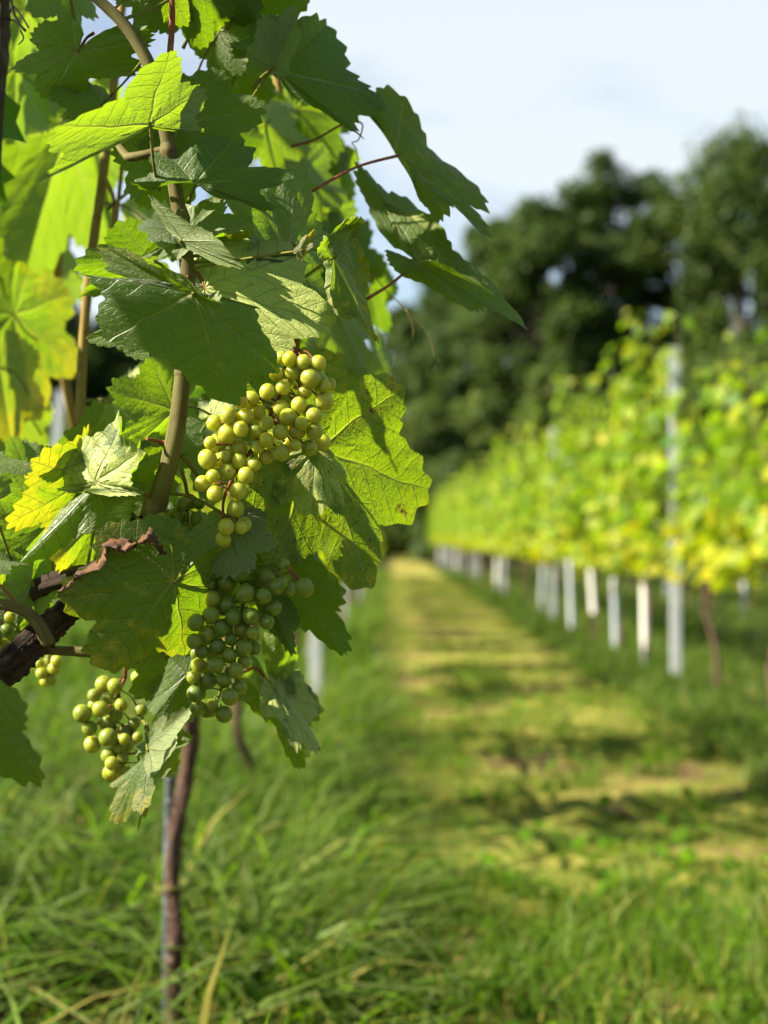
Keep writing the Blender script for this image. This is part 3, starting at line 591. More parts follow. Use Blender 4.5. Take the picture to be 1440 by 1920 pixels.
CANE = path((286, 985, 1.06), (292, 955, 1.055), (303, 915), (319, 860), (333, 790), (343, 700), (350, 610), (352, 530), (346, 455), (331, 365), (318, 290), (306, 222), (290, 150), (262, 88), (226, 38), (172, -12), (110, -70))
CORDON = path((-330, 1330, 1.0), (-120, 1305, 1.0), (-10, 1268, 1.0), (60, 1204, 1.01), (126, 1148, 1.03))
SPUR = path((-60, 1165, 1.12), (20, 1130, 1.13), (100, 1092, 1.12), (190, 1068, 1.10), (255, 1020, 1.075), (284, 975, 1.06))
BACKCANE = path((150, 800, 1.36), (153, 700, 1.36), (160, 590, 1.36), (172, 480, 1.36), (186, 380, 1.36), (197, 300, 1.36), (210, 200, 1.36), (220, 90, 1.36), (235, -40, 1.36))
def build_wood():
    t = Tubes(); t.add([V1 + [0, 0, -.1], V1 + [.01, .01, .25], V1 + [-.01, 0, .5], CORDON[0]], [.028, .022, .022, .02], sides=12, bump=.2, seed=3)
    pin(link('trunk', t.mesh('vine_trunk'), M['bark']), hero, V1)
    t = Tubes(); t.add(CORDON, [.0115, .0105, .0112, .0108, .0098], sides=22, bump=.22, seed=4, n=14)
    t.add(SPUR, [.008, .0075, .0072, .0070, .0072, .0078], sides=16, bump=.2, seed=5, n=10)
    r = rng(8)
    for k in range(26):                                     # peeling strips of old bark
        f = r.uniform(0.35, 0.98); q = smooth_path(CORDON, 14); i = int(f * (len(q) - 4)); a = r.uniform(0, 6.28); rr = 0.0112
        o = np.array([0, -math.sin(a), math.cos(a)]) * rr
        t.add([q[i] + o, (q[i] + q[min(i + 5, len(q) - 1)]) / 2 + o * 1.12, q[min(i + 6, len(q) - 1)] + o * r.uniform(1.1, 1.45)], [.0012, .0016, .0004], sides=5, n=4, seed=k)
    pin(link('cordon', t.mesh('vine_cordon'), M['bark']), hero, V1)
    t = Tubes(); t.add(CANE, [.0085, .0074, .0070, .0066, .0061, .0058, .0056, .0054, .0052, .0050, .0050, .0046, .0040, .0034], sides=18, bump=.035, seed=6, n=8)
    for (px, py) in ((284, 958), (343, 700), (351, 545), (340, 410), (316, 285)):  # swollen nodes
        c = P(px, py, 1.05); t.add([c + [0.001, 0, -.009], c, c + [-.001, 0, .009]], [.0045, .0082 if py > 900 else .0068, .0045], sides=12, n=5, seed=px)
    pin(link('cane', t.mesh('vine_cane'), M['cane']), hero, V1)
    for nm, pts, rad, m in (('cane', BACKCANE, [.0050, .0048, .0044, .0040], 'cane_tan'), ('side_shoot', path((197, 232, 1.09), (232, 286, 1.07), (250, 294, 1.06), (312, 280, 1.05)), [.0022, .003, .0036, .003], 'cane'),
            ('side_shoot', path((-20, 1128, 1.0), (12, 1134, 1.0), (45, 1144, 1.0), (74, 1172, 1.0), (90, 1206, 1.005)), [.0042, .0042, .0044, .0048, .0055], 'cane'),
            ('side_shoot', path((322, -20, 1.08), (323, 40, 1.08), (319, 96, 1.07), (309, 200, 1.06)), [.0022, .0024, .0024, .002], 'petiole_red'),
            ('side_shoot', path((70, 1218, 1.12), (150, 1222, 1.12), (205, 1228, 1.12), (260, 1238, 1.12)), [.0035, .004, .004, .003], 'cane'),
            ('side_shoot', path((196, 330, 1.36), (214, 380, 1.34), (212, 460, 1.33), (230, 300, 1.33)), [.0022, .0022, .0018], 'cane_tan'),
            ('side_shoot', path((202, 392, 1.34), (240, 360, 1.33), (275, 325, 1.32)), [.0016, .0016, .0012], 'cane'),
            ('tendril', path((275, 823, 1.04), (292, 826, 1.045), (303, 830, 1.05), (314, 828, 1.05)), [.0012, .0013, .002, .0016], 'petiole_red'),
            ('tendril', path((690, 500, 1.3), (720, 540, 1.3), (760, 580, 1.3), (775, 620, 1.3), (768, 668, 1.3)), [.0007, .0006, .0006, .0005], 'cane'),
            ('tendril', path((760, 580, 1.3), (795, 615, 1.3), (812, 650, 1.3), (814, 680, 1.3), (806, 694, 1.3), (814, 676, 1.3), (822, 690, 1.3)), [.0007, .0006, .0006, .0005], 'cane'),
            ('tendril', path((545, 275, 1.22), (590, 262, 1.22), (640, 234, 1.22), (668, 228, 1.22), (680, 236, 1.22), (672, 262, 1.22), (660, 268, 1.22), (668, 280, 1.22), (672, 312, 1.22)), [.0012, .001, .0007, .0005, .0004], 'petiole_red'),
            ('tendril', path((20, -10, 1.0), (24, 18, 1.0), (34, 42, 1.0), (48, 58, 1.0), (30, 40, 1.0), (16, 34, 1.0), (24, 12, 1.0), (40, 30, 1.0), (54, 52, 1.0)), [.0010, .0010, .0008, .0006], 'wood'),
            ('tendril', path((38, 56, 1.0), (44, 72, 1.0), (34, 84, 1.0)), [.0007, .0006, .0004], 'wood')):
        t = Tubes(); t.add(pts, rad, sides=9, bump=.05, seed=len(pts)); pin(link(nm, t.mesh('vine_' + nm), M[m]), hero, V1)
build_wood()
ANCHOR = np.vstack([smooth_path(CANE, 6), smooth_path(BACKCANE, 6), smooth_path(SPUR, 6), smooth_path(CORDON, 6)])

# ---- leaves
def outline(seed, lobe=1.0, teeth=1.0):
    R = rng(seed); half = []
    for s in (0, 1):
        k = np.array([[0, 1.0], [16, .90], [27, .76 - .10 * lobe], [38, .82], [51, .93], [62, .86], [75, .70 - .10 * lobe], [88, .75], [101, .78], [120, .68], [138, .62], [152, .56], [163, .46], [171, .30]])
        k[:, 1] *= 1 + R.normal(0, .03, len(k)); k[0, 1] = 1.0
        n = 133; a = np.linspace(0, 171, n); r = np.interp(a, k[:, 0], k[:, 1])
        ker = np.array([1, 2, 3, 2, 1]) / 9; rp = np.concatenate([r[4:0:-1], r, r[-2:-6:-1]]); r = np.convolve(np.convolve(rp, ker, 'same'), ker, 'same')[4:4 + n]
        nt = 19; ph = a / 171 * nt + 0.15 * np.sin(a * .13 + seed); f = ph - np.floor(ph)
        am = 0.052 * (0.65 + 0.7 * R.uniform(0, 1, nt + 3))[np.floor(ph).astype(int)] * teeth
        saw = np.where(f < .68, f / .68, (1 - f) / .32)
        half.append((a, r * (1 + am * (saw - .5) * 1.6)))
    a = np.concatenate([-half[0][0][:0:-1], half[1][0]]); r = np.concatenate([half[0][1][:0:-1], half[1][1]])
    return np.radians(a), r
RINGS = np.array([0.02, .07, .14, .22, .30, .38, .46, .54, .62, .69, .76, .82, .88, .93, .97, 1.0])
def puff(x, y):
    """Blistering between the veins (0 on a vein, 1 between two)."""
    ax = np.abs(x); best = np.full(x.shape, 9.0); h = np.zeros(x.shape)
    for k, (ang, ln) in enumerate(VEINS):
        s_, c_ = math.sin(math.radians(ang)), math.cos(math.radians(ang))
        s = ax * s_ + y * c_; t = np.abs(ax * c_ - y * s_); q = np.where(s > 0, t / np.maximum(s, .002), 9)
        fr = ((s - .72 * t) / .15 + .31 * k + 10) % 1.0
        hh = np.minimum(np.clip(t / .09, 0, 1), 1) * (0.45 + 0.55 * (1 - (2 * np.abs(fr - .5))) ** 0.0 * np.abs(np.sin(np.pi * (fr - .5))))
        less = q < best; h = np.where(less, hh, h); best = np.where(less, q, best)
    return h
n_leaf = [0]
def leaf(root, J, T, L, R_, under=False, cup=0.12, droop=0.10, wave=0.06, blister=0.02, lobe=1.0, base=1.0, yel=0.0, spot=0.0, mil=0.0, pet=None, pcol='petiole', label=None, curl=0.0, seed=None, teeth=1.0, roll=0.0):
    """One vine leaf: J petiole junction, T tip, L / R_ the ends of its two side lobes, all points in the world."""
    n_leaf[0] += 1; sd = seed or (n_leaf[0] * 13 + 5); R = rng(sd)
    J, T, L, R_ = (np.asarray(v, float) for v in (J, T, L, R_))
    a, r = outline(sd, lobe, teeth); m = len(a)
    ey = T - J; S = np.linalg.norm(ey); LX, LY = .93 * math.sin(math.radians(51)), .93 * math.cos(math.radians(51))
    exL = (L - J - LY * ey) / LX; exR = (R_ - J - LY * ey) / LX          # both point outward
    nrm = np.cross(exR / np.linalg.norm(exR) - exL / np.linalg.norm(exL), ey); nrm /= np.linalg.norm(nrm) + 1e-9
    S2 = 0.5 * (S + 0.5 * (np.linalg.norm(exL) + np.linalg.norm(exR)))
    rho = RINGS[:, None] * r[None]; x = rho * np.sin(a)[None]; y = rho * np.cos(a)[None]
    yb = np.where(y < 0, y * base, y)
    ph = R.uniform(0, 6.28, 6)
    h = -cup * np.abs(x) ** 1.6 - droop * np.maximum(y, 0) ** 2 - .5 * droop * np.maximum(-y, 0) ** 2
    h = h + wave * RINGS[:, None] ** 2 * (np.sin(3 * a + ph[0]) + .6 * np.sin(5 * a + ph[1]) + .45 * np.sin(9 * a + ph[2]) * RINGS[:, None])[..., :]
    h = h + blister * puff(x, y) * (1 - RINGS[:, None] ** 4) + .3 * wave * (np.sin(6 * x + ph[3]) * np.sin(5 * y + ph[4]))
    h = h + curl * np.maximum(RINGS[:, None] - .72, 0) ** 1.5 * 3 * (1 + .5 * np.sin(2 * a + ph[5]))
    xi = np.abs(x) * (1 - .25 * curl * np.maximum(RINGS[:, None] - .8, 0) * 5 * .3)
    fl = 1 if under else -1                                              # nrm is turned so that +h bulges towards the seen upper side
    view = np.array(cam.location) - J
    if np.dot(nrm, view) < 0: nrm = -nrm
    if under: nrm = -nrm
    ex = np.where((x >= 0)[..., None], exR, exL)
    V = J + yb[..., None] * ey + xi[..., None] * ex + (h * S2)[..., None] * nrm
    V = np.concatenate([J[None], V.reshape(-1, 3)])
    UV = np.concatenate([[[0, 0]], np.stack([x, y], -1).reshape(-1, 2)])
    i, j = np.meshgrid(np.arange(len(RINGS) - 1), np.arange(m - 1), indexing='ij')
    Q = np.stack([1 + i * m + j, 1 + (i + 1) * m + j, 1 + (i + 1) * m + j + 1, 1 + i * m + j + 1], -1).reshape(-1, 4)
    Tr = np.stack([np.zeros(m - 1, int), 1 + np.arange(m - 1), 2 + np.arange(m - 1)], -1)
    fn = np.cross(V[Q[:, 1]] - V[Q[:, 0]], V[Q[:, 3]] - V[Q[:, 0]]).sum(0)
    if (np.dot(fn, nrm) < 0): Q = Q[:, ::-1]; Tr = Tr[:, ::-1]
    o = link('leaf', np_mesh('vine_leaf', V, [Q, Tr], uv=UV, smooth=True), M['leaf'])
    o['yel'] = float(yel); o['spot'] = float(spot); o['mil'] = float(mil)
    if label: o['label'] = label
    pin(o, root, V1 if root is hero else V2)
    if pet is not None:
        A = np.asarray(pet, float) if not isinstance(pet, str) else None
        if A is None:
            dd = np.linalg.norm(ANCHOR - J, axis=1); A = ANCHOR[dd.argmin()]; v = A - J; ln = np.linalg.norm(v)
            if ln > 0.10: A = J + v / ln * 0.05 + np.array([0, .05, -.025])
        mid = (J + A) / 2 + np.array([0, .004, .006]) * R.uniform(-1, 1.5)
        t = Tubes(); w = .0011 if S2 > .045 else .0008
        t.add([J - nrm * .0004 + .015 * ey, J - nrm * .001, mid, A], [w * .8, w * 1.25, w, w * 1.35], sides=8, bump=.03, seed=sd)
        link('petiole', t.mesh('leaf_petiole'), M[pcol], o)
    return o
def px_leaf(J, T, L, R_, d, dz=(0, 0, 0), root=None, pet='auto', **k):
    """Leaf from photo pixels; dz: how many centimetres tip, left and right lobes lie farther off than the junction."""
    if isinstance(pet, tuple): pet = P(pet[0], pet[1], pet[2] if len(pet) > 2 else d)
    return leaf(root or hero, P(*J, d), P(*T, d + dz[0] / 100), P(*L, d + dz[1] / 100), P(*R_, d + dz[2] / 100), pet=pet, **k)
def turn_leaf(J, ang, size, d, yaw=0, pitch=0, fold=18, root=None, pet='auto', **k):
    """Leaf by its junction pixel, the way its tip points (degrees clockwise from up), length in pixels, and the turn of its face:
    yaw > 0 faces left towards the sun, pitch > 0 faces down."""
    if yaw <= -30: k.setdefault('cup', .04); k.setdefault('droop', .04)
    y, p, f, a = (math.radians(v) for v in (yaw, pitch, fold, ang))
    e1 = np.array([math.cos(y), -math.sin(y), 0]); e2 = np.array([0, 0, 1.0]) * math.cos(p) + np.array([-math.sin(y), -math.cos(y), 0]) * math.sin(p)
    n = np.cross(e1, e2); n = -n if n[1] > 0 else n
    tip = math.sin(a) * e1 + math.cos(a) * e2; sd = math.cos(a) * e1 - math.sin(a) * e2
    S = size / F * d; Jp = P(*J, d); q = S * .93; c, s = math.cos(math.radians(51)), math.sin(math.radians(51))
    bw = -n * math.sin(f)
    if isinstance(pet, tuple): pet = P(pet[0], pet[1], pet[2] if len(pet) > 2 else d)
    return leaf(root or hero, Jp, Jp + tip * S, Jp + q * (c * tip + s * (-sd * math.cos(f) + bw)), Jp + q * (c * tip + s * (sd * math.cos(f) + bw)), pet=pet, **k)

# leaves in focus round the cane, from the top down
px_leaf((146, 95), (84, 188), (16, 126), (236, 140), 1.08, (2, 3, -1), pet=(176, 62), pcol='petiole_red', lobe=1.3, wave=.07)
px_leaf((280, 236), (312, 92), (108, 240), (388, 166), 1.02, (1, -7, 5), base=.06, lobe=.9, cup=.03, droop=.04, pet=(299, 356, 1.045), label='bright yellow-green backlit leaf', wave=.03, under=True)
px_leaf((330, 232), (498, 200), (420, 118), (455, 290), 1.10, (2, 3, 1), lobe=.4)
px_leaf((366, 346), (438, 240), (297, 268), (549, 318), 1.03, (3, 2, 1), base=.08, lobe=1.4, pet=(353, 380, 1.05), wave=.06)
px_leaf((341, 452), (284, 360), (300, 430), (440, 452), 1.035, (1, 3, -2), base=.25, under=True, mil=.8, wave=.06, label='pale leaf folded over to show its underside')
px_leaf((352, 452), (474, 418), (420, 376), (415, 462), 1.05, (0, 2, -2), under=True, base=.4, mil=.5)
px_leaf((392, 446), (466, 470), (470, 440), (392, 478), 1.07, (1, 0, 0), yel=.5, base=.3)
px_leaf((322, 432), (258, 420), (290, 396), (276, 446), 1.05, (0, 1, -1), lobe=.6)
px_leaf((292, 490), (142, 498), (220, 412), (156, 556), 1.175, (-7, -3, -5), lobe=.5, base=.5, label='rounded yellow-green leaf lit from behind', wave=.03, droop=.02, cup=.04)
px_leaf((338, 440), (262, 482), (300, 436), (296, 486), 1.08, (1, 0, 0), lobe=.6)
px_leaf((362, 550), (436, 750), (196, 628), (524, 690), 0.975, (-1, 0, 1), lobe=.35, base=.12, pet=(349, 566, 1.045), yel=.06, spot=.25, cup=.10, droop=.18, label='broad dark green leaf hanging over the cane', wave=.035, teeth=.7)
px_leaf((360, 548), (186, 470), (182, 512), (300, 520), .99, (1, 2, -2), lobe=.2, base=.2, yel=.25, pet=None, spot=.3, label='narrow upturned lobe-like leaf with yellow edge')
px_leaf((384, 540), (622, 600), (572, 458), (548, 692), 1.045, (-3, 1.5, -2.5), lobe=.15, base=.5, mil=1.0, yel=.2, blister=.035, wave=.03, pet=(350, 520), pcol='petiole_red', label='large pale green leaf in full sun', teeth=.6)  # part of its sun brightness is painted in as pallor
px_leaf((628, 482), (696, 652), (636, 596), (706, 540), 1.03, (0, -2, 4), lobe=.5, base=.5, yel=.38, spot=.5, wave=.09, curl=.3, label='crumpled yellow-edged leaf curling down')
px_leaf((536, 478), (556, 312), (474, 360), (612, 440), 1.08, (2, 0, 3), under=True, lobe=.4, base=.5, mil=.3, label='grey-green leaf curled to show its underside')
px_leaf((505, 470), (430, 352), (480, 350), (420, 420), 1.11, (2, 1, 1), under=True, mil=.6, lobe=.5)
px_leaf((560, 470), (592, 428), (572, 440), (586, 462), 1.0, (0, 0, 0), yel=.6, lobe=.3, base=.4)
px_leaf((480, 482), (612, 462), (560, 446), (560, 484), 1.06, (1, 2, 0), lobe=.3, base=.3)
px_leaf((520, 132), (628, 30), (508, 18), (731, 180), 1.14, (3, -1, 1), base=.10, lobe=.4, pet=(474, 165, 1.13), label='dark green leaf with a saw-toothed edge against the sky')
px_leaf((512, 125), (556, 12), (492, 36), (566, 70), 1.12, (1, 0, 0), under=True, mil=.3, lobe=.4, base=.3)
px_leaf((744, 291), (914, 350), (758, 176), (930, 430), 1.16, (1, 3, -2), lobe=.6, base=.06, pet=(586, 358, 1.12), pcol='petiole_red', spot=.45, wave=.06, label='long-stalked dark leaf standing out against the sky')
px_leaf((780, 491), (1000, 604), (812, 376), (886, 560), 1.17, (0, 4, -2), lobe=.4, base=.42, pet=(689, 560, 1.13), pcol='petiole_red', wave=.03, label='folded leaf pointing right over the dark wood')
px_leaf((784, 492), (930, 536), (812, 392), (900, 510), 1.155, (-2, 2, -4), lobe=.2, base=.3, mil=.4, pet=None, wave=.03)
# centre and the grape zone
px_leaf((592, 842), (814, 920), (756, 722), (690, 1100), 1.09, (7, 4.5, 2.5), lobe=1.0, spot=.72, yel=.14, mil=.15, wave=.03, base=1.15, cup=.02, droop=.02, label='large spotted yellow-green leaf beside the grapes', teeth=.7, seed=77)
px_leaf((592, 845), (584, 966), (506, 944), (642, 964), 1.062, (0, 0, 0), lobe=.4, base=.4, mil=.75, spot=.5, pet=None, teeth=.6)
px_leaf((328, 1090), (200, 1266), (106, 1120), (352, 1232), 1.02, (-2, -3, 2), lobe=.8, spot=.5, yel=.36, base=1.0, wave=.03, cup=.06, label='broad yellowing leaf with a brown scorched edge', pet=(296, 992, 1.05), teeth=.8)
px_leaf((424, 968), (456, 1076), (520, 1030), (346, 1104), 1.045, (-1.5, 0, 0), lobe=.3, base=.5, under=True, wave=.05, yel=.12, curl=.2)
px_leaf((520, 1060), (652, 1236), (530, 1180), (646, 1110), 1.10, (1, 1, 0), lobe=.3)
px_leaf((502, 1120), (552, 1234), (496, 1180), (560, 1160), 1.09, (0, 1, 1), lobe=.4, base=.5, yel=.1)
px_leaf((507, 1285), (574, 1452), (474, 1316), (606, 1330), 1.17, (2, -3, 2), lobe=.7, pet=(452, 1262, 1.13), pcol='petiole_red', wave=.06, base=.9, mil=.4, label='hanging leaf folded with one sunlit edge')
px_leaf((514, 1292), (604, 1408), (560, 1400), (608, 1320), 1.16, (-2, -4, 2), lobe=.5, base=.5, mil=.75)
px_leaf((278, 1405), (358, 1326), (312, 1352), (344, 1412), 1.12, (-2, 0, -4), lobe=.15, base=.4, under=True, mil=.4, label='small pale leaf lit by the sun below the grapes')
px_leaf((352, 1262), (280, 1400), (272, 1330), (360, 1350), 1.11, (1, 1, 1), lobe=.4)
px_leaf((284, 1412), (192, 1534), (214, 1466), (262, 1520), 1.14, (0, 2, -2), lobe=1.2, yel=.4, spot=.3, wave=.09, label='ragged yellow-green leaf hanging lowest')
px_leaf((276, 1470), (256, 1562), (262, 1520), (274, 1530), 1.15, (0, 0, 0), yel=.5, spot=.5, wave=.1)
px_leaf((-70, 1330), (74, 1470), (46, 1318), (-60, 1480), .90, (-1, 0, 0), lobe=.6, label='dark green leaf close to the camera at the left edge')
# left
px_leaf((184, 906), (214, 768), (130, 830), (280, 830), 1.03, (-1, 3, -5), lobe=.3, base=.3, mil=.75, wave=.07, blister=.05, curl=.25, label='crumpled pale leaf in full sun', pet=(286, 938, 1.05), pcol='petiole_red')  # sunlit paleness partly painted into the leaf colour
px_leaf((184, 906), (20, 1058), (100, 950), (204, 996), 1.035, (-2, 2, 0), lobe=.5, base=.9, mil=.15, blister=.04, wave=.07, pet=None, spot=.2)
px_leaf((172, 900), (8, 985), (52, 856), (92, 1012), 1.08, (-3, -5, 1), lobe=.2, base=.5, yel=.55, droop=.03, cup=.04, wave=.03, label='glowing yellow backlit leaf', under=True)
px_leaf((135, 872), (198, 752), (124, 808), (204, 800), 1.06, (1, -1, 2), lobe=.3, base=.5)
px_leaf((110, 868), (62, 862), (86, 836), (84, 880), 1.09, (0, 0, 0), lobe=.8)
px_leaf((-40, 1055), (60, 1052), (10, 1030), (10, 1070), 1.0, (0, 2, -2), lobe=.4, pet=(36, 1135, 1.0), pcol='petiole_red')
px_leaf((-70, 872), (62, 862), (0, 842), (0, 888), .93, (0, 2, -2), lobe=.4, yel=.15)
px_leaf((252, 606), (154, 640), (190, 604), (250, 678), 1.07, (1, 0, 0), lobe=.6)
for a in (((190, 196), 282, 100, 1.1, -35, -25, dict(mil=.1)), ((330, 282), 215, 130, 1.12, -20, 10, dict(lobe=.5)), ((300, -40), 196, 110, 1.08, -10, 25, {}), ((352, -20), 160, 110, 1.1, -15, 20, {}),
          ((402, -50), 128, 120, 1.12, -20, 15, {}), ((470, -40), 108, 120, 1.14, -15, 10, {}), ((410, 60), 150, 90, 1.15, 20, 0, dict(mil=.3)), ((120, -40), 165, 110, 1.15, -45, 0, dict(under=True)),
          ((450, 120), 130, 90, 1.2, -20, 10, {}), ((330, 770), 232, 150, 1.16, -45, 10, dict(under=True)), ((398, 780), 70, 90, 1.14, 35, 0, dict(mil=.5)), ((302, 868), 205, 120, 1.15, -50, 0, dict(under=True, yel=.15)),
          ((178, 985), 232, 120, 1.13, -45, 0, dict(under=True, yel=.5)), ((90, 985), 228, 150, 1.14, -50, 0, dict(under=True, yel=.2)), ((60, 900), 240, 120, 1.2, -45, 0, dict(under=True, yel=.25)), ((420, 820), 200, 130, 1.16, -35, 0, dict(under=True)),
          ((240, 752), 30, 80, 1.3, 30, 0, dict(mil=.9, yel=.2)), ((262, 740), 300, 70, 1.3, 30, 0, dict(mil=.9, yel=.2)), ((330, 1010), 100, 90, 1.12, -20, 0, {}), ((60, 1090), 200, 110, 1.12, -40, 0, dict(under=True, yel=.2)),
          ((540, 1000), 140, 110, 1.16, -30, 0, {}), ((440, 1080), 190, 120, 1.14, -20, 10, {}), ((330, 1230), 170, 120, 1.15, -20, 0, {}), ((30, 1180), 200, 80, 1.1, -30, 0, dict(yel=.3))):
    turn_leaf(a[0], a[1], a[2], a[3], a[4], a[5], **a[6])
# big blurred leaves of the vine behind, glowing with the sun behind them
B = dict(root=behind, under=True, cup=.03, droop=.04, wave=.035)
for a in (((128, 232), 196, 300, 1.62, -50, 5, dict(B)), ((40, 400), 178, 230, 1.7, -48, 0, dict(B, yel=.2)), ((26, 590), 168, 210, 1.58, -42, 0, dict(B, yel=.5)),
          ((30, 130), 182, 150, 1.5, -50, 0, dict(B, yel=.15)), ((50, 20), 200, 220, 1.55, -50, 0, dict(B)), ((0, 690), 170, 140, 1.55, -45, 0, dict(B, yel=.55)), 
          ((520, 170), 118, 130, 1.55, -50, 0, dict(B)), ((556, 205), 140, 150, 1.48, -15, 15, dict(root=behind)), ((560, 330), 100, 120, 1.45, -40, 0, dict(B)), ((590, 400), 128, 130, 1.5, -30, 10, dict(root=behind)), ((500, 230), 110, 110, 1.4, -45, 0, dict(B)),
          ((600, 300), 130, 100, 1.5, -20, 10, dict(root=behind)), ((636, 590), 150, 110, 1.42, -40, 0, dict(B)), ((618, 690), 108, 110, 1.45, -25, 0, dict(root=behind)), ((700, 660), 140, 70, 1.7, -45, 0, dict(B)), ((620, 480), 100, 120, 1.5, -20, 10, dict(root=behind)),
          ((440, 90), 160, 90, 1.6, -50, 0, dict(B)), ((430, 500), 100, 110, 1.4, -30, 0, dict(B)), ((470, 560), 140, 120, 1.4, -30, 0, dict(root=behind)), ((690, 540), 190, 110, 1.55, -30, 10, dict(root=behind)), ((560, 560), 100, 120, 1.5, -30, 10, dict(root=behind)),
          ((500, 640), 160, 110, 1.4, -30, 10, dict(root=behind)), ((280, 420), 300, 90, 1.45, 30, 0, dict(root=behind, mil=.9, yel=.15)), ((240, 860), 230, 110, 1.5, -45, 0, dict(B)), ((40, 770), 190, 120, 1.6, -45, 0, dict(B, yel=.3)), ((270, 770), 160, 110, 1.5, -45, 0, dict(B)), ((400, 230), 100, 110, 1.35, -30, 10, dict(root=behind)), ((640, 850), 150, 90, 1.6, -30, 0, dict(root=behind))):
    turn_leaf(a[0], a[1], a[2], a[3], a[4], a[5], **a[6])

# ---- grapes
def berry_mesh():
    n, m = 20, 28; th = np.linspace(0, np.pi, n + 1)[1:-1]; V = [[0, 0, 1.04]]
    for t in th:
        for k in range(m): a = k / m * 2 * np.pi; V.append([math.sin(t) * math.cos(a), math.sin(t) * math.sin(a), 1.04 * math.cos(t)])
    V.append([0, 0, -1.05]); V = np.array(V); q = len(th); Q, T = [], []
    for i in range(q - 1):
        for k in range(m): k2 = (k + 1) % m; Q.append([1 + i*m+k, 1 + (i+1)*m+k, 1 + (i+1)*m+k2, 1 + i*m+k2])
    for k in range(m): k2 = (k + 1) % m; T.append([0, 1 + k, 1 + k2])
    for k in range(m): k2 = (k + 1) % m; T.append([1 + q*m, 1 + (q-1)*m + k2, 1 + (q-1)*m + k])
    nQ = len(Q); b = len(V)                                  # the dark stylar scar, a small raised button
    ring = [[.075 * math.cos(a), .075 * math.sin(a), -1.046] for a in np.arange(8) * np.pi / 4] + [[.05 * math.cos(a), .05 * math.sin(a), -1.075] for a in np.arange(8) * np.pi / 4] + [[0, 0, -1.085]]
    V = np.vstack([V, ring]) * 0.0066
    for k in range(8): k2 = (k + 1) % 8; Q.append([b + k2, b + k, b + 8 + k, b + 8 + k2])
    for k in range(8): k2 = (k + 1) % 8; T.append([b + 16, b + 8 + k2, b + 8 + k])
    me = np_mesh('berry', V, [np.array(Q), np.array(T)], smooth=True, mat_idx=[0] * nQ + [1] * 8 + [0] * (2 * m) + [1] * 8)
    me.materials.append(M['grape']); me.materials.append(M['scar']); return me
BERRY = berry_mesh()
def bunch(root, berries, rach, d, depth, label, seed, fill=0, stalk=None, sunned=0.6):
    """berries: (px, py, radius px); rach: the stem's pixels; depth: half thickness of the bunch (m)."""
    R = rng(seed); rp = smooth_path(path(*rach, d=d), 8); t = Tubes(); t.add(path(*rach, d=d), [.0016, .0014, .0010], sides=8, bump=.06, seed=seed)
    if stalk: t.add(path(*stalk, d=d), [.0022, .0018, .0016], sides=8, bump=.06, seed=seed + 1)
    b = np.array([[x, y] for x, y, _ in berries], float); c = b.mean(0); put = []
    for (x, y, r) in berries:
        rr = .95 * r / F * d; off = np.hypot(x - c[0], (y - c[1])) ; near = np.abs(b - [x, y]).sum(1)
        edge = np.linalg.norm(b - [x, y], axis=1); crowd = (edge < 70).sum()
        p = P(x, y, d - depth * np.clip((crowd - 2) / 8, 0, 1) + R.normal(0, .004)); put.append((p, rr))
    for k in range(fill):
        x, y, r = berries[R.integers(len(berries))]; p = P(x + R.normal(0, 9), y + R.normal(0, 9), d + R.uniform(.006, .022)); put.append((p, r / F * d * R.uniform(.85, 1)))
    P_ = np.array([p for p, _ in put]); rad = np.array([r for _, r in put])
    for it in range(60):                                     # push overlapping berries apart, mostly in depth
        v = P_[:, None] - P_[None]; dist = np.linalg.norm(v, axis=2) + np.eye(len(P_)) * 9; pen = np.maximum(0, (rad[:, None] + rad[None]) * .97 - dist)
        P_ = P_ + ((v / dist[..., None]) * pen[..., None] * .25 * np.array([.25, 1.0, .25])).sum(1)
    for p, r in zip(P_, rad):
        q = rp[np.linalg.norm(rp - p - np.array([0, 0, .008]), axis=1).argmin()]
        if np.linalg.norm(q - p) < .05: t.add([q, (p + q) / 2 + [0, 0, .003], p + (q - p) / (np.linalg.norm(q - p) + 1e-9) * r * .9], [.0006, .0005, .0009], sides=5, n=2, seed=seed)
    st = pin(link('grape_bunch', t.mesh('grape_stem'), M['petiole_red' if seed % 2 else 'petiole']), root, V1 if root is hero else V2)
    st['label'] = label
    for p, r in zip(P_, rad):
        o = link('berry', BERRY, None, st); o.location = p; o['sunned'] = float(sunned); s = r / .0066 * R.uniform(.87, 1.06); o.scale = (s, s, s * R.uniform(.97, 1.06))
        o.rotation_euler = (R.uniform(-.9, .5), R.uniform(-.6, .6), R.uniform(0, 6.28))
def zb(s, o, pts): return [(o[0] + x / s, o[1] + y / s, r / s) for x, y, r in pts]
Z4 = (2.571, (300, 640)); Z6 = (2.25, (60, 980)); Z5 = (3.2, (0, 720))
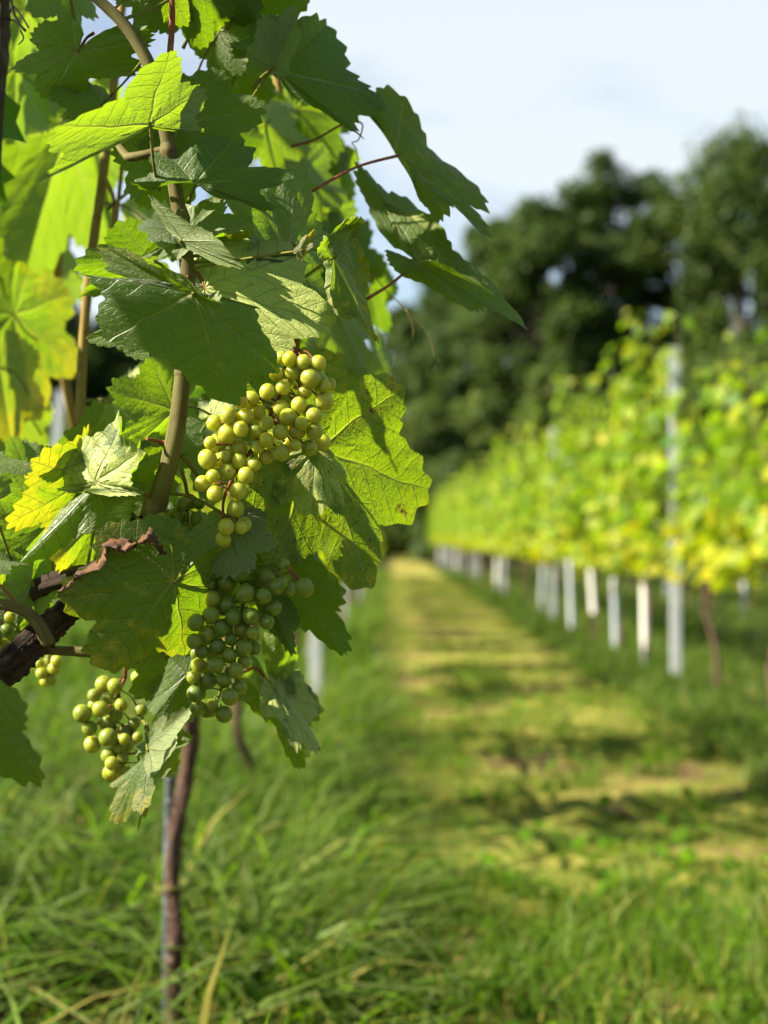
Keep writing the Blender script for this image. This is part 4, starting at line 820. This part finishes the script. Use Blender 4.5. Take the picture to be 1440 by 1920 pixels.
bunch(hero, zb(*Z4, [(630, 92, 36), (520, 242, 42), (585, 322, 45), (330, 360, 47), (260, 395, 37), (420, 365, 44), (458, 338, 38), (325, 448, 48), (282, 487, 44), (242, 492, 35), (380, 515, 44), (320, 560, 42), (230, 565, 52), (375, 580, 38), (330, 622, 46), (255, 650, 38), (205, 687, 47), (265, 738, 45), (378, 720, 46), (365, 805, 46), (320, 898, 40), (388, 897, 37), (305, 948, 42), (415, 645, 44), (462, 440, 45), (515, 395, 40), (575, 442, 45), (650, 430, 46), (505, 557, 40), (460, 590, 36), (585, 535, 48), (650, 500, 36), (670, 305, 42), (735, 185, 50), (640, 150, 42), (592, 220, 44), (790, 285, 45), (745, 435, 42), (720, 513, 40), (735, 362, 40), (690, 390, 36), (785, 212, 35), (560, 160, 38), (690, 100, 38), (430, 290, 44), (395, 420, 40), (520, 475, 40), (620, 370, 42), (700, 240, 40), (585, 80, 36), (480, 500, 38), (405, 290, 38), (760, 110, 38)]),
      [(560, 640), (545, 700), (515, 760), (480, 830), (440, 890), (419, 940), (421, 985)], 1.03, .012, 'sunlit yellow-green grape bunch', 31, fill=26, sunned=.85, stalk=[(350, 640, 1.05), (420, 630, 1.06), (560, 640, 1.04)])
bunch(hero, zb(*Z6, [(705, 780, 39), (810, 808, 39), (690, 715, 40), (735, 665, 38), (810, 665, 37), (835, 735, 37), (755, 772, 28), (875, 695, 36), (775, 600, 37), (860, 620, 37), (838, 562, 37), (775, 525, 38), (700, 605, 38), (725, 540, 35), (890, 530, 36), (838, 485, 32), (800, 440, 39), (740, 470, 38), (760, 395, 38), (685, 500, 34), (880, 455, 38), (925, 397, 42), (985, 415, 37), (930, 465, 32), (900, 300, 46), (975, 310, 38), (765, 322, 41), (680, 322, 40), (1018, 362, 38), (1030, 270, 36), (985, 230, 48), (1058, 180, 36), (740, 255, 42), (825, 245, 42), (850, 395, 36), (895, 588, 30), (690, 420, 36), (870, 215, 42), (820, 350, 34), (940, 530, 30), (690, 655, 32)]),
      [(430, 1050), (455, 1100), (450, 1180), (430, 1250), (410, 1305), (405, 1325)], 1.055, .014, 'shaded dusky green grape bunch hanging lower', 32, fill=24, sunned=.12, stalk=[(300, 985, 1.06), (370, 1010, 1.07), (430, 1050, 1.06)])  # this bunch's shade is painted in as a darker berry tone
bunch(hero, zb(*Z6, [(1148, 275, 44), (1095, 215, 10)])[:1], [(540, 1060), (552, 1078), (570, 1100)], 1.05, .004, 'single green grape on its own stalk', 35, sunned=.3)
bunch(hero, zb(*Z6, [(300, 685, 40), (265, 725, 33), (320, 745, 26), (220, 808, 38), (290, 785, 36), (255, 775, 30), (240, 862, 38), (320, 845, 36), (255, 935, 38), (352, 812, 32), (375, 770, 30), (330, 905, 46), (410, 880, 32), (385, 912, 30), (365, 950, 30), (325, 985, 36), (338, 1012, 30), (382, 992, 28), (342, 1050, 32), (392, 1045, 26), (460, 790, 30), (430, 850, 26), (445, 905, 26), (350, 690, 34), (525, 1000, 30), (550, 1030, 28)]),
      [(235, 1270), (220, 1310), (215, 1380), (222, 1440)], 1.19, .008, 'small loose bunch of pale grapes low at the left', 33, fill=10, sunned=.45, stalk=[(230, 1200, 1.14), (236, 1240, 1.17), (235, 1270, 1.19)])
bunch(hero, zb(*Z4, [(500, 805, 36), (537, 830, 42), (650, 840, 40), (720, 860, 42), (760, 917, 40), (555, 910, 44), (600, 955, 38), (665, 970, 44), (610, 862, 32), (475, 855, 26), (535, 985, 28), (690, 905, 34), (590, 1075, 42), (600, 1140, 38)]),
      [(490, 930), (520, 960), (545, 990), (580, 1000)], 1.10, .006, 'cluster of darker grapes under the spotted leaf', 34, fill=4, sunned=.4)
bunch(hero, [(237, 975, 18), (226, 1012, 19), (345, 945, 14), (370, 975, 14), (350, 990, 13), (330, 965, 15), (356, 942, 15), (372, 945, 12), (212, 990, 15), (338, 1000, 14), (362, 1010, 13)], [(340, 880), (350, 920), (352, 980)], 1.08, .006, 'few shaded grapes behind the cane', 36, fill=2, sunned=.2, stalk=[(343, 855, 1.05), (362, 880, 1.06), (378, 905, 1.07)])
bunch(hero, [(12, 1182, 17), (4, 1212, 18), (-8, 1195, 18), (8, 1238, 17), (-14, 1230, 18), (18, 1158, 12), (-20, 1260, 17)], [(-10, 1140), (-5, 1180), (-5, 1250)], 1.06, .004, 'grapes half out of the picture by the old bark', 37, sunned=.2)
bunch(hero, [(90, 1240, 12), (80, 1262, 12), (100, 1256, 12), (74, 1248, 12), (94, 1272, 12), (84, 1278, 11), (106, 1240, 11)], [(92, 1226), (90, 1250), (86, 1276)], 1.3, .004, 'pale blurred grapes below the old bark', 38)
bunch(hero, zb(*Z6, [(490, 660, 30), (520, 700, 30), (450, 655, 28), (560, 640, 28), (600, 690, 30), (545, 680, 26), (630, 650, 28)]), [(290, 1250), (300, 1280), (310, 1300)], 1.17, .004, 'dark grapes behind the broad yellowing leaf', 39)

# ---- dry brown scorched edge of the broad yellowing leaf
def scorch():
    R = rng(4); pts = [(112, 1112), (150, 1082), (196, 1058), (205, 1030), (232, 1038), (262, 1022), (280, 1014), (296, 1030), (310, 1042)]
    top = [(108, 1118), (148, 1072), (190, 1046), (196, 1018), (236, 1012), (258, 1016), (284, 994), (300, 1018), (306, 1030)]
    A = smooth_path(path(*pts, d=.996), 5); Bq = smooth_path(path(*top, d=1.012), 5); n = len(A); V = []
    for i in range(n):
        for k in range(5): t = k / 4; V.append(A[i] * (1 - t) + Bq[i] * t + np.array([R.normal(0, .0012), -.009 * math.sin(t * 3.14) + R.normal(0, .0015), R.normal(0, .0012)]))
    Q = [[i*5+k, (i+1)*5+k, (i+1)*5+k+1, i*5+k+1] for i in range(n - 1) for k in range(4)]
    o = pin(link('leaf', np_mesh('dry_leaf_edge', np.array(V), [np.array(Q)], smooth=True), M['dry']), hero, V1); o['label'] = 'curled dry brown leaf margin'
scorch()

# ---- the vine behind: its trunk and the stake it is tied to
def build_behind():
    t = Tubes(); q = [(352, 1440), (345, 1480), (335, 1530), (328, 1580), (322, 1640), (328, 1700), (330, 1760), (326, 1820), (330, 1880), (332, 2040)]
    t.add(path(*[(365, 1290, 2.15)] + [(a, b, 2.17) for a, b in q], d=2.17)[::-1], [.012, .0155, .0125, .0112, .0105, .0108, .0102, .0112, .0108, .0115, .011, .0125], sides=16, bump=.22, seed=12, n=10)
    pin(link('trunk', t.mesh('vine_trunk'), M['trunk']), behind, V2)
    t = Tubes(); t.add(path((365, 1290, 2.15), (300, 1180, 2.1), (200, 1000, 1.95), (120, 700, 1.8), (110, 400, 1.72), (130, 180, 1.66), (150, -80, 1.66)), [.010, .007, .006, .005, .004], sides=9, bump=.08, seed=13)
    t.add(path((365, 1290, 2.15), (460, 1150, 2.0), (540, 950, 1.75), (560, 700, 1.6), (560, 400, 1.52), (520, 150, 1.5), (500, -60, 1.5)), [.009, .006, .005, .004], sides=9, bump=.08, seed=14)
    pin(link('canes', t.mesh('vine_canes'), M['cane_tan']), behind, V2)
    st = P(312, 1900, 2.2); t = Tubes(); t.add([[st[0], st[1], -.2], [st[0] + .002, st[1], .3], [st[0] + .012, st[1], .95]], [.0075, .0075, .0072], sides=10, bump=.03, seed=15, n=10)
    for z in np.arange(.06, .95, .035): t.add([[st[0] + .0125 * z, st[1], z], [st[0] + .0125 * z, st[1], z + .006]], [.0086, .0086], sides=10, n=1, seed=2)
    tag(link('vine_stake', t.mesh('vine_stake'), M['stake']), 'thin grey stake beside the reddish vine trunk', 'stake')
    t = Tubes(); c = P(322, 1660, 2.18); ring = [c + np.array([.024 * math.cos(a), .024 * math.sin(a), .002 * math.sin(3 * a)]) for a in np.linspace(0, 6.0, 14)]
    t.add(ring + [c + np.array([-.03, -.02, -.012])], [.002, .002, .0015], sides=6, n=3, seed=1)
    tag(link('vine_tie', t.mesh('vine_tie'), M['petiole']), 'pale tie looped round the trunk and stake', 'tie')
    s = P(-2, 120, .97); t = Tubes(); t.add([P(-220, 3300, .88), P(-120, 1900, .88), P(-10, 240, .88), P(4, 0, .88), P(24, -400, .88)], [.006, .0058, .0052, .005], sides=12, bump=.14, seed=6, n=16)
    tag(link('wooden_stake', t.mesh('wooden_stake'), M['wood']), 'dark weathered wooden stake at the upper left edge', 'stake')
build_behind()

# ---- things lying on the track
def ground_leaf(px, py, size, label, seed):
    d = 0.82 * F / (py - 1010); c = P(px, py, d); c[2] = float(ground_z(c[0], c[1])) + .02; R = rng(seed); a = R.uniform(0, 6.28)
    T = c + size * np.array([math.cos(a), math.sin(a), .35]); L = c + size * .8 * np.array([math.cos(a + .9), math.sin(a + .9), .1]); R_ = c + size * .8 * np.array([math.cos(a - .9), math.sin(a - .9), .5])
    an, r = outline(seed); m = len(an); rg = RINGS[::3]; rho = rg[:, None] * r[None]; x = rho * np.sin(an); y = rho * np.cos(an); ey = T - c; eL = (L - c - .585 * ey) / .72; eR = (R_ - c - .585 * ey) / .72
    V = c + y[..., None] * ey + np.abs(x)[..., None] * np.where((x >= 0)[..., None], eR, eL) + (.25 * size * rg[:, None] ** 2 * (np.sin(4 * an + seed)))[..., None] * np.array([0, 0, 1.0])
    i, j = np.meshgrid(np.arange(len(rg) - 1), np.arange(m - 1), indexing='ij'); Q = np.stack([i*m+j, (i+1)*m+j, (i+1)*m+j+1, i*m+j+1], -1).reshape(-1, 4)
    tag(link('fallen_leaf', np_mesh('fallen_leaf', V.reshape(-1, 3), [Q], smooth=True), M['fallen']), label, 'leaf', 'dry leaves fallen on the track')
M['fallen'] = simple('fallen_leaf', (0.40, 0.20, 0.11), 0.8, (0.28, 0.12, 0.06), 50)
ground_leaf(872, 1800, .055, 'curled tan dead leaf nearest the bottom of the track', 61)
ground_leaf(1165, 1530, .06, 'reddish dead leaf half way up the right of the track', 62)
ground_leaf(1070, 1445, .06, 'reddish dead leaf alone in the middle of the track', 63)
ground_leaf(905, 1825, .03, 'small brown dead leaf beside the curled tan one', 64)
def weeds():
    R = rng(91); cen, nrm, tip, sz = [], [], [], []
    for k in range(260):
        x = R.uniform(-.05, 1.6); y = R.uniform(2.1, 9) if k % 2 else R.uniform(2.1, 4); n = R.integers(4, 9); a0 = R.uniform(0, 6.28)
        for q in range(n):
            a = a0 + q * 6.28 / n + R.normal(0, .3); o = np.array([math.cos(a), math.sin(a), 0]); cen.append(np.array([x, y, .012 + float(ground_z(x, y)) + R.uniform(0, .05)]) + o * .012); nrm.append(np.array([0, 0, 1]) - o * .4 + R.normal(0, .2, 3)); tip.append(o + [0, 0, .35]); sz.append(R.uniform(.02, .055))
    n = len(cen); V, T, col = leaf_cloud(np.array(cen), np.array(nrm), np.array(tip), np.array(sz), R.uniform(0.2, 1, n), np.where(R.uniform(0, 1, n) < .1, .7, .05), 92, outline=OVAL)
    tag(link('weeds', np_mesh('weeds', V, [T], col={'leaf': col}), M['grass']), 'low broad-leaved weeds and clover in the track', 'weeds', kind='stuff')
weeds()
# ---- unseen leaves added along sun rays to shade chosen grapes and leaves
def shade_leaves():
    R = rng(303); sun_v = np.array(SUN_DIR)
    lit = [(60, 900, 1.045, 60), (110, 880, 1.045, 50), (90, 950, 1.05, 60), (40, 970, 1.06, 50), (30, 960, 1.12, 50), (20, 1020, 1.12, 40), (150, 1010, 1.12, 40), (400, 850, 1.02, 55), (440, 780, 1.02, 45), (530, 760, 1.02, 30), (420, 980, 1.02, 35), (540, 560, 1.0, 80), (210, 850, 1.02, 60), (60, 940, 1.08, 60), (300, 170, 1.03, 90), (325, 1370, 1.11, 35), (165, 1330, 1.19, 22),
           (210, 1440, 1.19, 25), (200, 470, 1.06, 55), (340, 395, 1.03, 35), (100, 350, 1.62, 110), (40, 620, 1.58, 90), (590, 1390, 1.16, 25), (560, 1440, 1.16, 20), (500, 690, 1.02, 25), (30, 180, 1.5, 60), (420, 410, 1.05, 30), (320, 860, 1.05, 14),
           (60, 260, 1.62, 90), (130, 320, 1.62, 90), (60, 450, 1.6, 90), (130, 490, 1.6, 70), (40, 560, 1.58, 70), (700, 820, 1.08, 80), (680, 1000, 1.08, 60), (230, 1160, 1.0, 80), (600, 620, 1.0, 60), (480, 540, 1.0, 60), (820, 430, 1.16, 35), (560, 210, 1.5, 50), (440, 465, 1.07, 25), (330, 1620, 2.17, 60), (240, 1500, 1.14, 30)]
    dark = [(150, 110, 1.08, 100), (420, 200, 1.10, 90), (430, 300, 1.03, 110), (610, 100, 1.14, 110), (820, 280, 1.16, 80), (880, 360, 1.16, 70), (900, 530, 1.17, 70), (350, 620, .985, 110), (280, 560, .985, 80), (430, 690, .985, 60), (230, 580, .985, 60),
            (580, 760, 1.03, 50), (560, 830, 1.03, 50), (600, 720, 1.03, 45), (430, 1030, 1.06, 60), (420, 1180, 1.05, 80), (430, 1270, 1.05, 70), (390, 1260, 1.05, 40), (420, 1310, 1.05, 40), (450, 1200, 1.05, 50), (400, 1150, 1.05, 50), (470, 1150, 1.05, 40), (430, 1230, 1.05, 40),
            (480, 1110, 1.05, 70), (600, 1140, 1.1, 80), (130, 980, 1.03, 60), (190, 960, 1.03, 50), (60, 1200, 1.02, 80), (160, 1080, 1.1, 60), (550, 970, 1.1, 50), (540, 1290, 1.17, 50), (30, 1400, .9, 70), (280, 1310, 1.11, 50), (530, 390, 1.08, 60), (660, 540, 1.03, 40), (320, 20, 1.1, 60), (420, 20, 1.1, 60)]
    lp = [(P(a, b, d), r / F * d) for a, b, d, r in lit]; cen, nrm, tip, size = [], [], [], []
    fr = lambda p: (720 + p[0] / max(p[1], .05) * F > -30) and p[1] > .1 and p[2] < CAM_H + 0.38 * p[1] + .09
    for (a, b, d, r) in dark:
        p0 = P(a, b, d); rr = r / F * d
        for q in range(3):
            for tries in range(60):
                t = R.uniform(.25, 1.0); s = R.uniform(.045, .075) if tries < 20 else R.uniform(.025, .045)
                c = p0 + sun_v * t + R.normal(0, rr * .5, 3)
                if fr(c) or c[0] < -1.1: continue
                bad = False
                for (l, lr) in lp:
                    v = c - l; k = np.dot(v, sun_v)
                    if k > 0.02 and np.linalg.norm(v - k * sun_v) < lr + s * .85: bad = True; break
                if bad: continue
                cen.append(c); nrm.append(sun_v + R.normal(0, .3, 3)); tip.append(np.array([0, 0, -1]) + R.normal(0, .4, 3)); size.append(s); break
    for q in range(420):                                     # canopy top added above the picture, unseen, to block sky light
        c = np.array([R.uniform(-.75, -.02), R.uniform(.55, 1.7), R.uniform(1.18, 1.95)])
        if fr(c): continue
        bad = False
        for (l, lr) in lp:
            v = c - l; k = np.dot(v, sun_v)
            if k > 0.02 and np.linalg.norm(v - k * sun_v) < lr + .05: bad = True; break
        if bad: continue
        o = np.array([R.normal(0, 1), R.normal(0, 1), 0]); cen.append(c); nrm.append(o * .5 + [0, 0, .7]); tip.append(o * .6 + [0, 0, -.8]); size.append(R.uniform(.045, .075))
    n = len(cen); print('upper foliage leaves', n)
    V, T, col = leaf_cloud(np.array(cen), np.array(nrm), np.array(tip), np.array(size), R.uniform(0, .5, n), np.zeros(n), 304)
    pin(link('foliage', np_mesh('vine_foliage', V, [T], col={'leaf': col}), M['foliage']), hero, V1)  # unseen leaves added for the shade they cast
shade_leaves()
